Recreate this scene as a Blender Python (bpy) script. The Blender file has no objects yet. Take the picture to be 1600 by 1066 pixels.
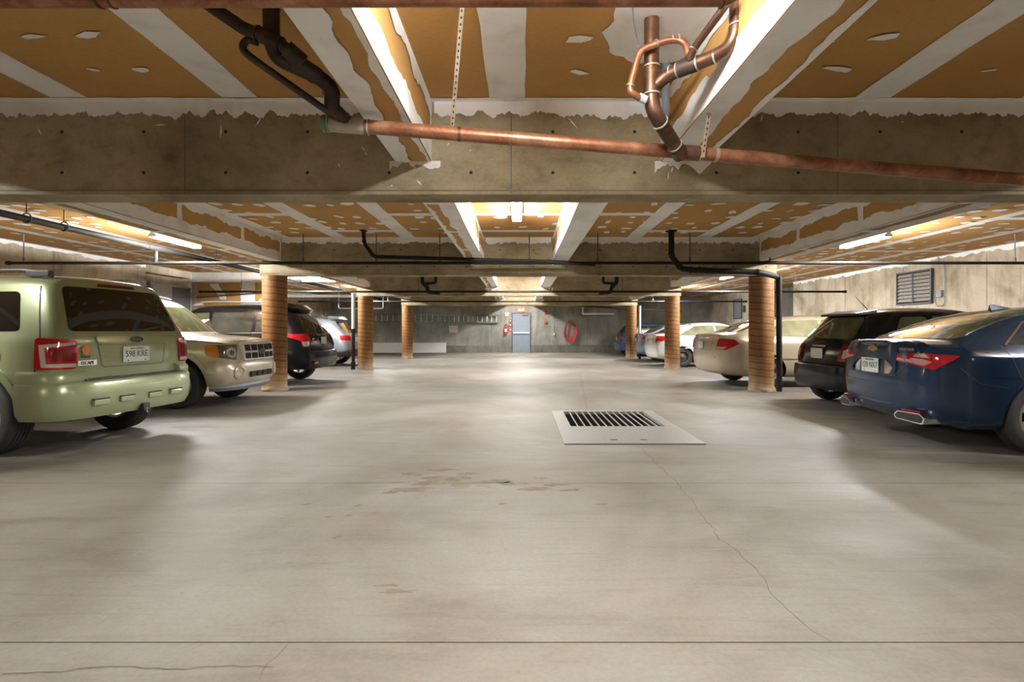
import bpy, bmesh, math, random
from mathutils import Vector, Matrix, noise
from mathutils.bvhtree import BVHTree

# ---------------------------------------------------------------- camera, world, exposure
SC = bpy.context.scene
COL = SC.collection
F_PX, VPX, VPY, EYE = 810.0, 813.0, 517.0, 1.14
cam_data = bpy.data.cameras.new('camera')
cam_data.sensor_width = 36.0
cam_data.lens = 36.0 * F_PX / 1600.0
cam_data.shift_x = (800.0 - VPX) / 1600.0
cam_data.shift_y = -(533.0 - VPY) / 1600.0
cam_data.clip_start = 0.05
cam = bpy.data.objects.new('camera', cam_data)
cam.location = (0, 0, EYE)
cam.rotation_euler = (math.pi / 2, 0, 0)
COL.objects.link(cam)
SC.camera = cam
world = bpy.data.worlds.new('world')
SC.world = world
world.use_nodes = True
world.node_tree.nodes['Background'].inputs[0].default_value = (0.5, 0.5, 0.5, 1)
world.node_tree.nodes['Background'].inputs[1].default_value = 0.0
SC.view_settings.view_transform = 'Standard'
SC.view_settings.look = 'None'
SC.view_settings.gamma = 1.0
SC.view_settings.use_curve_mapping = False
SC.view_settings.exposure = 1.12
TUBE_W = 190.0          # radiance of the fluorescent tubes
SC.cycles.max_bounces = 10
SC.cycles.diffuse_bounces = 7
SC.cycles.glossy_bounces = 4
SC.cycles.sample_clamp_indirect = 6.0
random.seed(7)

def at(x, y, d):
    """world point seen at pixel (x, y) of the 1600x1066 frame at depth d"""
    return Vector(((x - VPX) / F_PX * d, d, EYE + (VPY - y) / F_PX * d))

# ---------------------------------------------------------------- materials
MATS = {}
def new_mat(name):
    m = bpy.data.materials.new(name)
    m.use_nodes = True
    nt = m.node_tree
    b = nt.nodes['Principled BSDF']
    MATS[name] = m
    return m, nt, b

def N(nt, typ, **kw):
    n = nt.nodes.new(typ)
    for k, v in kw.items():
        if k.startswith('i_'):
            key = k[2:]
            n.inputs[int(key) if key.isdigit() else key].default_value = v
        else:
            setattr(n, k, v)
    return n

def ramp(nt, fac, stops):
    r = nt.nodes.new('ShaderNodeValToRGB')
    el = r.color_ramp.elements
    el[0].position, el[0].color = stops[0][0], (*stops[0][1], 1)
    el[1].position, el[1].color = stops[-1][0], (*stops[-1][1], 1)
    for p, c in stops[1:-1]:
        e = el.new(p); e.color = (*c, 1)
    nt.links.new(fac, r.inputs[0])
    return r.outputs[0]

def noise_tex(nt, scale, detail=5, rough=0.55, vec=None, dist=0.0):
    n = N(nt, 'ShaderNodeTexNoise')
    n.inputs['Scale'].default_value = scale
    n.inputs['Detail'].default_value = detail
    n.inputs['Roughness'].default_value = rough
    n.inputs['Distortion'].default_value = dist
    if vec is not None:
        nt.links.new(vec, n.inputs['Vector'])
    return n.outputs['Fac']

def obj_coord(nt, scale=(1, 1, 1)):
    tc = N(nt, 'ShaderNodeTexCoord')
    mp = N(nt, 'ShaderNodeMapping')
    mp.inputs['Scale'].default_value = scale
    nt.links.new(tc.outputs['Object'], mp.inputs['Vector'])
    return mp.outputs['Vector']

def mixc(nt, fac, a, b, mode='MIX'):
    m = N(nt, 'ShaderNodeMix', data_type='RGBA', blend_type=mode)
    for sock, v in ((m.inputs[0], fac), (m.inputs[6], a), (m.inputs[7], b)):
        if hasattr(v, 'is_linked'):
            nt.links.new(v, sock)
        elif isinstance(v, (int, float)):
            sock.default_value = v
        else:
            sock.default_value = (*v, 1)
    return m.outputs[2]

def bump(nt, b, h, strength=0.2, dist=0.01):
    n = N(nt, 'ShaderNodeBump')
    n.inputs['Strength'].default_value = strength
    n.inputs['Distance'].default_value = dist
    nt.links.new(h, n.inputs['Height'])
    nt.links.new(n.outputs[0], b.inputs['Normal'])

def plain(name, col, rough=0.5, metal=0.0, var=0.12, scale=14, coat=0.0, spec=0.5, bump_s=0.0):
    """a single-colour surface with slight procedural mottling"""
    m, nt, b = new_mat(name)
    v = obj_coord(nt)
    f = noise_tex(nt, scale, 4, 0.6, v)
    lo = tuple(c * (1 - var) for c in col); hi = tuple(min(1, c * (1 + var)) for c in col)
    nt.links.new(ramp(nt, f, [(0.3, lo), (0.7, hi)]), b.inputs['Base Color'])
    b.inputs['Roughness'].default_value = rough
    b.inputs['Metallic'].default_value = metal
    b.inputs['Coat Weight'].default_value = coat
    b.inputs['Coat Roughness'].default_value = 0.04
    b.inputs['Specular IOR Level'].default_value = spec
    if bump_s:
        bump(nt, b, f, bump_s)
    return m

def concrete(name, c1, c2, c3, streak=(1, 1, 0.25), rough=0.85, bump_s=0.25, scale=1.0):
    m, nt, b = new_mat(name)
    v = obj_coord(nt)
    vs = obj_coord(nt, streak)
    big = noise_tex(nt, 0.9 * scale, 6, 0.62, v, 0.4)
    st = noise_tex(nt, 5.0 * scale, 6, 0.65, vs, 0.2)
    fine = noise_tex(nt, 38 * scale, 4, 0.7, v)
    a = ramp(nt, big, [(0.30, c1), (0.52, c2), (0.72, c3)])
    s = ramp(nt, st, [(0.28, (0.55, 0.52, 0.47)), (0.5, (0.9, 0.9, 0.9)), (0.75, (1.0, 1.0, 1.0))])
    x = mixc(nt, 0.8, a, s, 'MULTIPLY')
    fr = ramp(nt, fine, [(0.25, (0.72, 0.72, 0.72)), (0.6, (1, 1, 1))])
    x = mixc(nt, 0.6, x, fr, 'MULTIPLY')
    nt.links.new(x, b.inputs['Base Color'])
    b.inputs['Roughness'].default_value = rough
    b.inputs['Specular IOR Level'].default_value = 0.3
    bump(nt, b, fine, bump_s, 0.006)
    return m

def paint(name, col, rough=0.32, metal=0.35, coat=1.0, spec=0.35):
    m, nt, b = new_mat(name)
    v = obj_coord(nt)
    f = noise_tex(nt, 420, 1, 0.5, v)
    lo = tuple(c * 0.86 for c in col); hi = tuple(min(1, c * 1.1) for c in col)
    nt.links.new(ramp(nt, f, [(0.35, lo), (0.65, hi)]), b.inputs['Base Color'])
    b.inputs['Roughness'].default_value = rough
    b.inputs['Metallic'].default_value = metal
    b.inputs['Coat Weight'].default_value = coat
    b.inputs['Coat Roughness'].default_value = 0.05
    b.inputs['Specular IOR Level'].default_value = spec
    return m

def glass(name, col, rough=0.03):
    m, nt, b = new_mat(name)
    v = obj_coord(nt)
    f = noise_tex(nt, 3.0, 3, 0.5, v)
    nt.links.new(ramp(nt, f, [(0.35, tuple(c * 0.6 for c in col)), (0.7, col)]), b.inputs['Base Color'])
    b.inputs['Roughness'].default_value = rough
    b.inputs['IOR'].default_value = 1.52
    b.inputs['Specular IOR Level'].default_value = 0.6
    return m

def emit(name, col, strength):
    m, nt, b = new_mat(name)
    b.inputs['Base Color'].default_value = (*col, 1)
    b.inputs['Emission Color'].default_value = (*col, 1)
    b.inputs['Emission Strength'].default_value = strength
    return m

# concrete family
concrete('beam_concrete', (0.21, 0.165, 0.095), (0.37, 0.305, 0.19), (0.50, 0.43, 0.30), streak=(1, 1, 1.6))
concrete('wall_concrete', (0.30, 0.235, 0.15), (0.60, 0.515, 0.385), (0.78, 0.71, 0.58), streak=(1, 1, 0.12))
concrete('back_concrete', (0.18, 0.185, 0.16), (0.29, 0.285, 0.24), (0.42, 0.40, 0.34), streak=(1, 1, 0.2), scale=0.8)
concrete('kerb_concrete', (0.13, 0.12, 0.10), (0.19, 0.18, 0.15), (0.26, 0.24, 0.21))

def floor_material():
    m, nt, b = new_mat('floor_concrete')
    tc = N(nt, 'ShaderNodeTexCoord')
    v = tc.outputs['Object']
    vs = obj_coord(nt, (0.5, 1.7, 1))
    big = noise_tex(nt, 0.55, 6, 0.6, v, 0.5)
    mid = noise_tex(nt, 1.6, 7, 0.65, vs, 0.6)
    fine = noise_tex(nt, 45, 4, 0.75, v)
    a = ramp(nt, big, [(0.34, (0.215, 0.19, 0.146)), (0.5, (0.285, 0.262, 0.218)), (0.66, (0.345, 0.330, 0.298))])
    s = ramp(nt, mid, [(0.28, (0.62, 0.585, 0.54)), (0.5, (0.93, 0.92, 0.91)), (0.8, (1.0, 1.0, 1.0))])
    x = mixc(nt, 0.85, a, s, 'MULTIPLY')
    fr = ramp(nt, fine, [(0.22, (0.68, 0.67, 0.65)), (0.62, (1, 1, 1))])
    x = mixc(nt, 0.55, x, fr, 'MULTIPLY')
    # tyre grime plus the shadow under the cars, painted into the stall floor
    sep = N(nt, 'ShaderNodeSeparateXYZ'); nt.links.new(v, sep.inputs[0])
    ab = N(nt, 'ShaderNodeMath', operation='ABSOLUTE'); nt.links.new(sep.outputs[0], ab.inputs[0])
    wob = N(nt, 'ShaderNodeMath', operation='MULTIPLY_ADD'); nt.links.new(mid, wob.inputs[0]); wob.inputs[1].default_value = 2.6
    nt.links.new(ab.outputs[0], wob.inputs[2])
    grime_shade = N(nt, 'ShaderNodeMapRange', i_1=4.9, i_2=5.9, i_3=0.0, i_4=0.88); nt.links.new(wob.outputs[0], grime_shade.inputs[0])
    x = mixc(nt, grime_shade.outputs[0], x, (0.085, 0.073, 0.060))
    # flaked sealer in the middle of the aisle
    vm = N(nt, 'ShaderNodeMapping'); vm.inputs['Location'].default_value = (0.28, -4.0, 0); vm.inputs['Scale'].default_value = (1.05, 3.4, 1)
    vm.vector_type = 'TEXTURE'
    sub = N(nt, 'ShaderNodeVectorMath', operation='SUBTRACT'); nt.links.new(v, sub.inputs[0]); sub.inputs[1].default_value = (-0.22, 3.98, 0)
    mul = N(nt, 'ShaderNodeVectorMath', operation='MULTIPLY'); nt.links.new(sub.outputs[0], mul.inputs[0]); mul.inputs[1].default_value = (1.15, 3.6, 1)
    ln = N(nt, 'ShaderNodeVectorMath', operation='LENGTH'); nt.links.new(mul.outputs[0], ln.inputs[0])
    msk = N(nt, 'ShaderNodeMapRange', i_1=0.2, i_2=1.5, i_3=0.40, i_4=0.0); nt.links.new(ln.outputs['Value'], msk.inputs[0])
    pn = noise_tex(nt, 4.2, 9, 0.72, vs, 1.4)
    add = N(nt, 'ShaderNodeMath', operation='ADD'); nt.links.new(msk.outputs[0], add.inputs[0]); nt.links.new(pn, add.inputs[1])
    th = N(nt, 'ShaderNodeMapRange', i_1=0.75, i_2=0.78, i_3=0.0, i_4=0.9); nt.links.new(add.outputs[0], th.inputs[0])
    x = mixc(nt, th.outputs[0], x, (0.235, 0.20, 0.145))
    # small chips and specks
    ch = noise_tex(nt, 16, 3, 0.6, v, 0.6)
    chm = N(nt, 'ShaderNodeMapRange', i_1=0.735, i_2=0.76, i_3=0.0, i_4=0.75); nt.links.new(ch, chm.inputs[0])
    x = mixc(nt, chm.outputs[0], x, (0.16, 0.135, 0.10))
    # long trowel and tyre scuffs
    vsc = obj_coord(nt, (0.35, 6.0, 1))
    sc = noise_tex(nt, 2.2, 6, 0.7, vsc, 1.2)
    x = mixc(nt, 0.5, x, ramp(nt, sc, [(0.30, (0.72, 0.70, 0.67)), (0.48, (1, 1, 1)), (0.75, (1.0, 1.0, 1.0))]), 'MULTIPLY')
    nt.links.new(x, b.inputs['Base Color'])
    rr = N(nt, 'ShaderNodeMapRange', i_1=0.3, i_2=0.7, i_3=0.50, i_4=0.72); nt.links.new(mid, rr.inputs[0])
    nt.links.new(rr.outputs[0], b.inputs['Roughness'])
    b.inputs['Specular IOR Level'].default_value = 0.36
    bump(nt, b, fine, 0.2, 0.004)
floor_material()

def drywall_material():
    m, nt, b = new_mat('drywall_brown')
    v = obj_coord(nt)
    f = noise_tex(nt, 0.8, 4, 0.6, v)
    g = noise_tex(nt, 30, 3, 0.7, v)
    x = ramp(nt, f, [(0.3, (0.47, 0.262, 0.082)), (0.7, (0.56, 0.325, 0.115))])
    y = ramp(nt, g, [(0.3, (0.88, 0.88, 0.88)), (0.7, (1, 1, 1))])
    nt.links.new(mixc(nt, 1.0, x, y, 'MULTIPLY'), b.inputs['Base Color'])
    b.inputs['Roughness'].default_value = 0.8
    b.inputs['Specular IOR Level'].default_value = 0.25
drywall_material()

def mud_material():
    m, nt, b = new_mat('joint_mud')
    v = obj_coord(nt)
    f = noise_tex(nt, 2.4, 6, 0.65, v, 0.3)
    g = noise_tex(nt, 26, 4, 0.7, v)
    x = ramp(nt, f, [(0.28, (0.70, 0.67, 0.61)), (0.5, (0.85, 0.84, 0.81)), (0.75, (0.89, 0.885, 0.87))])
    nt.links.new(x, b.inputs['Base Color'])
    b.inputs['Roughness'].default_value = 0.9
    b.inputs['Specular IOR Level'].default_value = 0.2
    bump(nt, b, g, 0.15, 0.004)
mud_material()

def copper_material(name, c1, c2, c3, rough=0.38, metal=0.85):
    m, nt, b = new_mat(name)
    v = obj_coord(nt)
    f = noise_tex(nt, 4.5, 7, 0.7, v, 0.6)
    g = noise_tex(nt, 60, 3, 0.7, v)
    x = ramp(nt, f, [(0.3, c1), (0.5, c2), (0.72, c3)])
    y = ramp(nt, g, [(0.3, (0.7, 0.7, 0.7)), (0.6, (1, 1, 1))])
    nt.links.new(mixc(nt, 0.7, x, y, 'MULTIPLY'), b.inputs['Base Color'])
    b.inputs['Roughness'].default_value = rough
    b.inputs['Metallic'].default_value = metal
copper_material('copper', (0.13, 0.045, 0.022), (0.30, 0.12, 0.06), (0.50, 0.26, 0.155), 0.40, 0.5)
copper_material('copper_dark', (0.05, 0.028, 0.018), (0.12, 0.06, 0.035), (0.25, 0.12, 0.065), 0.42, 0.7)
copper_material('copper_black', (0.025, 0.018, 0.013), (0.055, 0.036, 0.026), (0.11, 0.07, 0.045), 0.5, 0.4)
copper_material('steel_strap', (0.28, 0.16, 0.09), (0.45, 0.34, 0.24), (0.62, 0.55, 0.45), 0.45, 0.6)
plain('solder', (0.40, 0.37, 0.31), 0.45, 0.5)
plain('black_pipe', (0.020, 0.018, 0.016), 0.62, 0.0, spec=0.12)
plain('grey_pipe', (0.32, 0.36, 0.42), 0.45)
plain('galvanised', (0.52, 0.52, 0.51), 0.38, 0.7)
plain('white_pipe', (0.66, 0.64, 0.58), 0.5)
plain('dark_hole', (0.02, 0.018, 0.015), 0.9)
plain('flaked_floor', (0.20, 0.168, 0.115), 0.8, 0.0, 0.3, 9)
plain('crack_dark', (0.15, 0.12, 0.09), 0.95)
plain('fixture_white', (0.72, 0.72, 0.70), 0.4)
plain('steel_dark', (0.10, 0.10, 0.10), 0.5, 0.5)
plain('grating_steel', (0.50, 0.49, 0.45), 0.45, 0.5)
plain('plate_steel', (0.36, 0.35, 0.315), 0.45, 0.35, bump_s=0.3, scale=60)
plain('door_grey', (0.20, 0.235, 0.28), 0.5, 0.0, 0.08)
plain('white_paint', (0.70, 0.69, 0.65), 0.6)
plain('beige_board', (0.50, 0.44, 0.37), 0.7)
plain('ladder_metal', (0.14, 0.16, 0.15), 0.5, 0.4)
plain('hose_red', (0.42, 0.045, 0.035), 0.55)
plain('red_plastic', (0.55, 0.04, 0.03), 0.4)
plain('cabinet_grey', (0.27, 0.285, 0.31), 0.5, 0.1)
plain('cabinet_dark', (0.085, 0.09, 0.10), 0.5, 0.1)
plain('cover_dark', (0.06, 0.06, 0.062), 0.6, bump_s=0.3)
plain('louvre_metal', (0.50, 0.47, 0.42), 0.5, 0.4)
plain('green_cap', (0.08, 0.22, 0.14), 0.5)
emit('tube_glow', (0.97, 0.985, 1.0), TUBE_W)
emit('tube_glow_far', (0.97, 0.985, 1.0), TUBE_W * 1.7)
emit('tube_glow_side', (0.97, 0.985, 1.0), TUBE_W * 2.1)
emit('exit_glow', (1.0, 0.13, 0.03), 0.45)
emit('exit_letters', (1.0, 0.75, 0.6), 0.8)

# car materials
paint('paint_green', (0.30, 0.345, 0.185), 0.34, 0.35)
paint('paint_gold', (0.50, 0.435, 0.335), 0.34, 0.35)
paint('paint_black', (0.008, 0.008, 0.009), 0.18, 0.0, 0.1, 0.22)
paint('paint_grey', (0.30, 0.32, 0.35), 0.32, 0.4)
paint('paint_navy', (0.011, 0.028, 0.062), 0.22, 0.3, 0.4)
paint('paint_beige', (0.44, 0.37, 0.26), 0.34, 0.35)
paint('paint_white', (0.74, 0.73, 0.70), 0.35, 0.0)
paint('paint_steelblue', (0.20, 0.25, 0.34), 0.32, 0.35)
paint('paint_darkblue', (0.03, 0.05, 0.12), 0.32, 0.35)
glass('glass_dark', (0.012, 0.011, 0.010))
glass('glass_smoke', (0.05, 0.05, 0.04))
glass('glass_pale', (0.20, 0.20, 0.12))
glass('glass_olive', (0.11, 0.115, 0.06))
glass('lamp_red', (0.50, 0.012, 0.018), 0.08)
glass('lamp_dark_red', (0.22, 0.008, 0.012), 0.08)
glass('lamp_clear', (0.62, 0.56, 0.50), 0.1)
glass('lamp_amber', (0.75, 0.22, 0.02), 0.1)
glass('lamp_head', (0.13, 0.13, 0.105), 0.05)
glass('lamp_pink', (0.62, 0.33, 0.31), 0.1)
plain('bright_trim', (0.78, 0.78, 0.77), 0.2, 0.15, 0.04)
plain('pit_dark', (0.025, 0.022, 0.018), 0.7)
plain('tyre_rubber', (0.028, 0.026, 0.024), 0.75, bump_s=0.2, scale=40)
plain('rim_silver', (0.55, 0.55, 0.54), 0.3, 0.8)
plain('rim_steel', (0.10, 0.10, 0.10), 0.5, 0.5)
plain('chrome', (0.75, 0.74, 0.72), 0.12, 1.0, 0.04)
plain('trim_black', (0.022, 0.021, 0.020), 0.55)
plain('trim_grey', (0.16, 0.165, 0.18), 0.5)
plain('rail_grey', (0.06, 0.06, 0.065), 0.4)
plain('plate_white', (0.66, 0.68, 0.64), 0.5, 0.0, 0.05)
plain('plate_ink', (0.05, 0.17, 0.12), 0.6)
plain('emblem_blue', (0.02, 0.03, 0.05), 0.3)
plain('emblem_gold', (0.62, 0.42, 0.14), 0.25, 0.7)
plain('sticker_orange', (0.75, 0.28, 0.08), 0.6)
plain('arch_dark', (0.012, 0.012, 0.012), 0.9)

def tube_column_material():
    """cardboard form tube left on the column: helical wraps with darker seams"""
    m, nt, b = new_mat('column_cardboard')
    tc = N(nt, 'ShaderNodeTexCoord')
    sep = N(nt, 'ShaderNodeSeparateXYZ'); nt.links.new(tc.outputs['Object'], sep.inputs[0])
    an = N(nt, 'ShaderNodeMath', operation='ARCTAN2'); nt.links.new(sep.outputs[1], an.inputs[0]); nt.links.new(sep.outputs[0], an.inputs[1])
    t = N(nt, 'ShaderNodeMath', operation='DIVIDE'); nt.links.new(an.outputs[0], t.inputs[0]); t.inputs[1].default_value = 2 * math.pi
    h = N(nt, 'ShaderNodeMath', operation='DIVIDE'); nt.links.new(sep.outputs[2], h.inputs[0]); h.inputs[1].default_value = 0.125
    s = N(nt, 'ShaderNodeMath', operation='ADD'); nt.links.new(t.outputs[0], s.inputs[0]); nt.links.new(h.outputs[0], s.inputs[1])
    wn = noise_tex(nt, 6, 4, 0.6, tc.outputs['Object'])
    wm = N(nt, 'ShaderNodeMath', operation='MULTIPLY_ADD'); nt.links.new(wn, wm.inputs[0]); wm.inputs[1].default_value = 0.25; nt.links.new(s.outputs[0], wm.inputs[2])
    fr = N(nt, 'ShaderNodeMath', operation='FRACT'); nt.links.new(wm.outputs[0], fr.inputs[0])
    c = ramp(nt, fr.outputs[0], [(0.0, (0.10, 0.045, 0.014)), (0.10, (0.22, 0.115, 0.042)), (0.42, (0.34, 0.20, 0.082)), (0.50, (0.17, 0.085, 0.03)), (0.60, (0.33, 0.19, 0.078)), (0.9, (0.27, 0.15, 0.055)), (1.0, (0.10, 0.045, 0.014))])
    v2 = obj_coord(nt, (1, 1, 0.5))
    big = noise_tex(nt, 3, 5, 0.6, v2)
    k = ramp(nt, big, [(0.3, (0.58, 0.47, 0.34)), (0.65, (0.92, 0.79, 0.58))])
    x = mixc(nt, 1.0, c, k, 'MULTIPLY')
    # pale worn foot
    z = N(nt, 'ShaderNodeMapRange', i_1=0.05, i_2=0.30, i_3=0.6, i_4=0.0); nt.links.new(sep.outputs[2], z.inputs[0])
    zz = N(nt, 'ShaderNodeMath', operation='MULTIPLY'); nt.links.new(z.outputs[0], zz.inputs[0]); nt.links.new(wn, zz.inputs[1])
    x = mixc(nt, zz.outputs[0], x, (0.52, 0.44, 0.33))
    nt.links.new(x, b.inputs['Base Color'])
    b.inputs['Roughness'].default_value = 0.6
    b.inputs['Specular IOR Level'].default_value = 0.35
tube_column_material()

# ---------------------------------------------------------------- mesh helpers
class MB:
    """collects verts and faces, then links them as one mesh object"""
    def __init__(self):
        self.v, self.f = [], []
    def add(self, vs, fs):
        n = len(self.v)
        self.v += [tuple(p) for p in vs]
        self.f += [tuple(i + n for i in f) for f in fs]
        return self
    def box(self, c, s, M=None):
        hx, hy, hz = s[0] / 2, s[1] / 2, s[2] / 2
        vs = [Vector((x * hx, y * hy, z * hz)) for x in (-1, 1) for y in (-1, 1) for z in (-1, 1)]
        if M is not None:
            vs = [M @ p for p in vs]
        vs = [p + Vector(c) for p in vs]
        return self.add(vs, [(0, 1, 3, 2), (4, 6, 7, 5), (0, 4, 5, 1), (2, 3, 7, 6), (0, 2, 6, 4), (1, 5, 7, 3)])
    def bounds(self, x0, x1, y0, y1, z0, z1):
        return self.box(((x0 + x1) / 2, (y0 + y1) / 2, (z0 + z1) / 2), (x1 - x0, y1 - y0, z1 - z0))
    def tube(self, path, r, seg=12, cap=True, closed=False):
        P = [Vector(p) for p in path]
        n = len(P)
        rs = r if isinstance(r, (list, tuple)) else [r] * n
        T = []
        for i in range(n):
            a = P[(i - 1) % n] if (closed or i > 0) else P[i]
            b = P[(i + 1) % n] if (closed or i < n - 1) else P[i]
            T.append((b - a).normalized())
        up = Vector((0, 0, 1)) if abs(T[0].z) < 0.9 else Vector((1, 0, 0))
        nn = (up - T[0] * up.dot(T[0])).normalized()
        vs, fs = [], []
        for i in range(n):
            if i > 0:
                nn = (nn - T[i] * nn.dot(T[i])).normalized()
            bb = T[i].cross(nn)
            for k in range(seg):
                a = 2 * math.pi * k / seg
                vs.append(P[i] + (nn * math.cos(a) + bb * math.sin(a)) * rs[i])
        m = n if closed else n - 1
        for i in range(m):
            j = (i + 1) % n
            for k in range(seg):
                k2 = (k + 1) % seg
                fs.append((i * seg + k, i * seg + k2, j * seg + k2, j * seg + k))
        if cap and not closed:
            fs.append(tuple(range(seg - 1, -1, -1)))
            fs.append(tuple((n - 1) * seg + k for k in range(seg)))
        return self.add(vs, fs)
    def lathe(self, prof, seg=24, M=None, closed=False):
        """prof: (radius, height) pairs about local z"""
        vs, fs = [], []
        for r, h in prof:
            for k in range(seg):
                a = 2 * math.pi * k / seg
                p = Vector((r * math.cos(a), r * math.sin(a), h))
                vs.append(M @ p if M is not None else p)
        n = len(prof)
        for i in range(n if closed else n - 1):
            j = (i + 1) % n
            for k in range(seg):
                k2 = (k + 1) % seg
                fs.append((i * seg + k, i * seg + k2, j * seg + k2, j * seg + k))
        if not closed:
            if prof[0][0] > 1e-6: fs.append(tuple(range(seg - 1, -1, -1)))
            if prof[-1][0] > 1e-6: fs.append(tuple((n - 1) * seg + k for k in range(seg)))
        return self.add(vs, fs)
    def prism(self, poly, h0, h1, M=None):
        """poly in local xy, extruded from h0 to h1 along local z"""
        n = len(poly)
        vs = [Vector((x, y, h)) for h in (h0, h1) for x, y in poly]
        if M is not None:
            vs = [M @ p for p in vs]
        fs = [tuple(range(n - 1, -1, -1)), tuple(range(n, 2 * n))]
        fs += [(i, (i + 1) % n, n + (i + 1) % n, n + i) for i in range(n)]
        return self.add(vs, fs)
    def mesh(self, name):
        me = bpy.data.meshes.new(name)
        me.from_pydata(self.v, [], self.f)
        me.update()
        bm = bmesh.new(); bm.from_mesh(me)
        bmesh.ops.recalc_face_normals(bm, faces=bm.faces)
        bm.to_mesh(me); bm.free()
        return me
    def build(self, name, mat, parent=None, smooth=False, bevel=0.0, loc=None):
        me = self.mesh(name)
        if bevel:
            bm = bmesh.new(); bm.from_mesh(me)
            bmesh.ops.bevel(bm, geom=list(bm.edges), offset=bevel, segments=2, affect='EDGES', profile=0.7)
            bm.to_mesh(me); bm.free()
        return link(name, me, mat, parent, smooth, loc)

def link(name, me, mat, parent=None, smooth=False, loc=None):
    if mat is not None and not me.materials:
        me.materials.append(MATS[mat])
    if smooth:
        me.polygons.foreach_set('use_smooth', [True] * len(me.polygons))
        me.set_sharp_from_angle(angle=math.radians(38))
    o = bpy.data.objects.new(name, me)
    COL.objects.link(o)
    if loc is not None:
        o.location = loc
    if parent is not None:
        o.parent = parent
    return o

def empty(name, loc=(0, 0, 0), rz=0.0, parent=None):
    o = bpy.data.objects.new(name, None)
    o.empty_display_size = 0.2
    o.location = loc
    o.rotation_euler = (0, 0, rz)
    COL.objects.link(o)
    if parent is not None:
        o.parent = parent
    return o

def tag(o, label=None, cat=None, group=None, kind=None):
    if label: o['label'] = label
    if cat: o['category'] = cat
    if group: o['group'] = group
    if kind: o['kind'] = kind
    return o

def struct(o, label=None):
    o['kind'] = 'structure'
    if label: o['label'] = label
    return o

def fillet(path, r, n=5):
    """round the corners of a polyline"""
    P = [Vector(p) for p in path]
    out = [P[0]]
    for i in range(1, len(P) - 1):
        a, b, c = P[i - 1], P[i], P[i + 1]
        ra = min(r, (a - b).length * 0.48); rc = min(r, (c - b).length * 0.48)
        p0 = b + (a - b).normalized() * ra; p1 = b + (c - b).normalized() * rc
        for k in range(n + 1):
            t = k / n
            out.append(p0 * (1 - t) ** 2 + b * 2 * t * (1 - t) + p1 * t * t)
    out.append(P[-1])
    return out

def rpoly(pts, r, n=4):
    """round the corners of a closed 2D polygon"""
    out = []
    m = len(pts)
    for i in range(m):
        a, b, c = (Vector((*pts[(i + k) % m], 0)) for k in (-1, 0, 1))
        ra = min(r, (a - b).length * 0.45); rc = min(r, (c - b).length * 0.45)
        p0 = b + (a - b).normalized() * ra; p1 = b + (c - b).normalized() * rc
        for k in range(n + 1):
            t = k / n
            q = p0 * (1 - t) ** 2 + b * 2 * t * (1 - t) + p1 * t * t
            out.append((q.x, q.y))
    return out

def text_mesh(s, size, depth=0.002):
    cu = bpy.data.curves.new('lettering', 'FONT')
    cu.body = s
    cu.size = size
    cu.align_x = 'CENTER'; cu.align_y = 'CENTER'
    cu.extrude = depth
    cu.resolution_u = 2
    o = bpy.data.objects.new('lettering', cu)
    COL.objects.link(o)
    dg = bpy.context.evaluated_depsgraph_get()
    me = bpy.data.meshes.new_from_object(o.evaluated_get(dg))
    bpy.data.objects.remove(o)
    me.materials.clear()
    return me

def lettering(s, size, mat, parent, M, name='lettering', sx=1.0):
    me = text_mesh(s, size)
    me.transform(M @ Matrix.Diagonal((sx, 1, 1, 1)))
    return link(name, me, mat, parent)

def frame_matrix(o, xa, ya):
    """matrix taking local x to xa, local y to ya at origin o"""
    xa = Vector(xa).normalized(); ya = Vector(ya).normalized(); za = xa.cross(ya)
    return Matrix(((xa.x, ya.x, za.x, o[0]), (xa.y, ya.y, za.y, o[1]), (xa.z, ya.z, za.z, o[2]), (0, 0, 0, 1)))

# ================================================================ the structure
CEIL, SOFFIT, BACK = 2.90, 2.184, 27.2
XW = 9.9
BEAMS = [-1.71, 4.10, 9.91, 15.72, 21.53]
BH = 0.127
BX0, BX1 = -4.92, 4.84
COLX = (-4.695, 4.605)

MUDN = [0]
def mud(parent, p0, p1, wdir, lo, hi, nrm, jag_lo=0.015, jag_hi=0.015, seg=0.09, seed=0.0, name='joint_compound', mat='joint_mud', off=None, frq=3.2):
    """a trowelled strip of filler lying on a surface, ragged on both edges"""
    p0, p1, wdir, nrm = Vector(p0), Vector(p1), Vector(wdir), Vector(nrm)
    MUDN[0] = (MUDN[0] + 1) % 11
    if off is None: off = 0.003 + MUDN[0] * 0.0005
    n = max(2, int((p1 - p0).length / seg))
    vs, fs = [], []
    for i in range(n + 1):
        p = p0.lerp(p1, i / n)
        q = p * frq + Vector((seed * 7.3, seed * 3.1, seed * 1.7))
        a = lo + jag_lo * (noise.noise(q) * 1.6 + noise.noise(q * 4.1) * 0.9)
        b = hi + jag_hi * (noise.noise(q + Vector((9, 4, 2))) * 1.6 + noise.noise(q * 4.3 + Vector((3, 1, 8))) * 0.9)
        vs += [p + wdir * a + nrm * off, p + wdir * b + nrm * off]
    fs = [(2 * i, 2 * i + 1, 2 * i + 3, 2 * i + 2) for i in range(n)]
    return MB().add(vs, fs).build(name, mat, parent)

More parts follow.
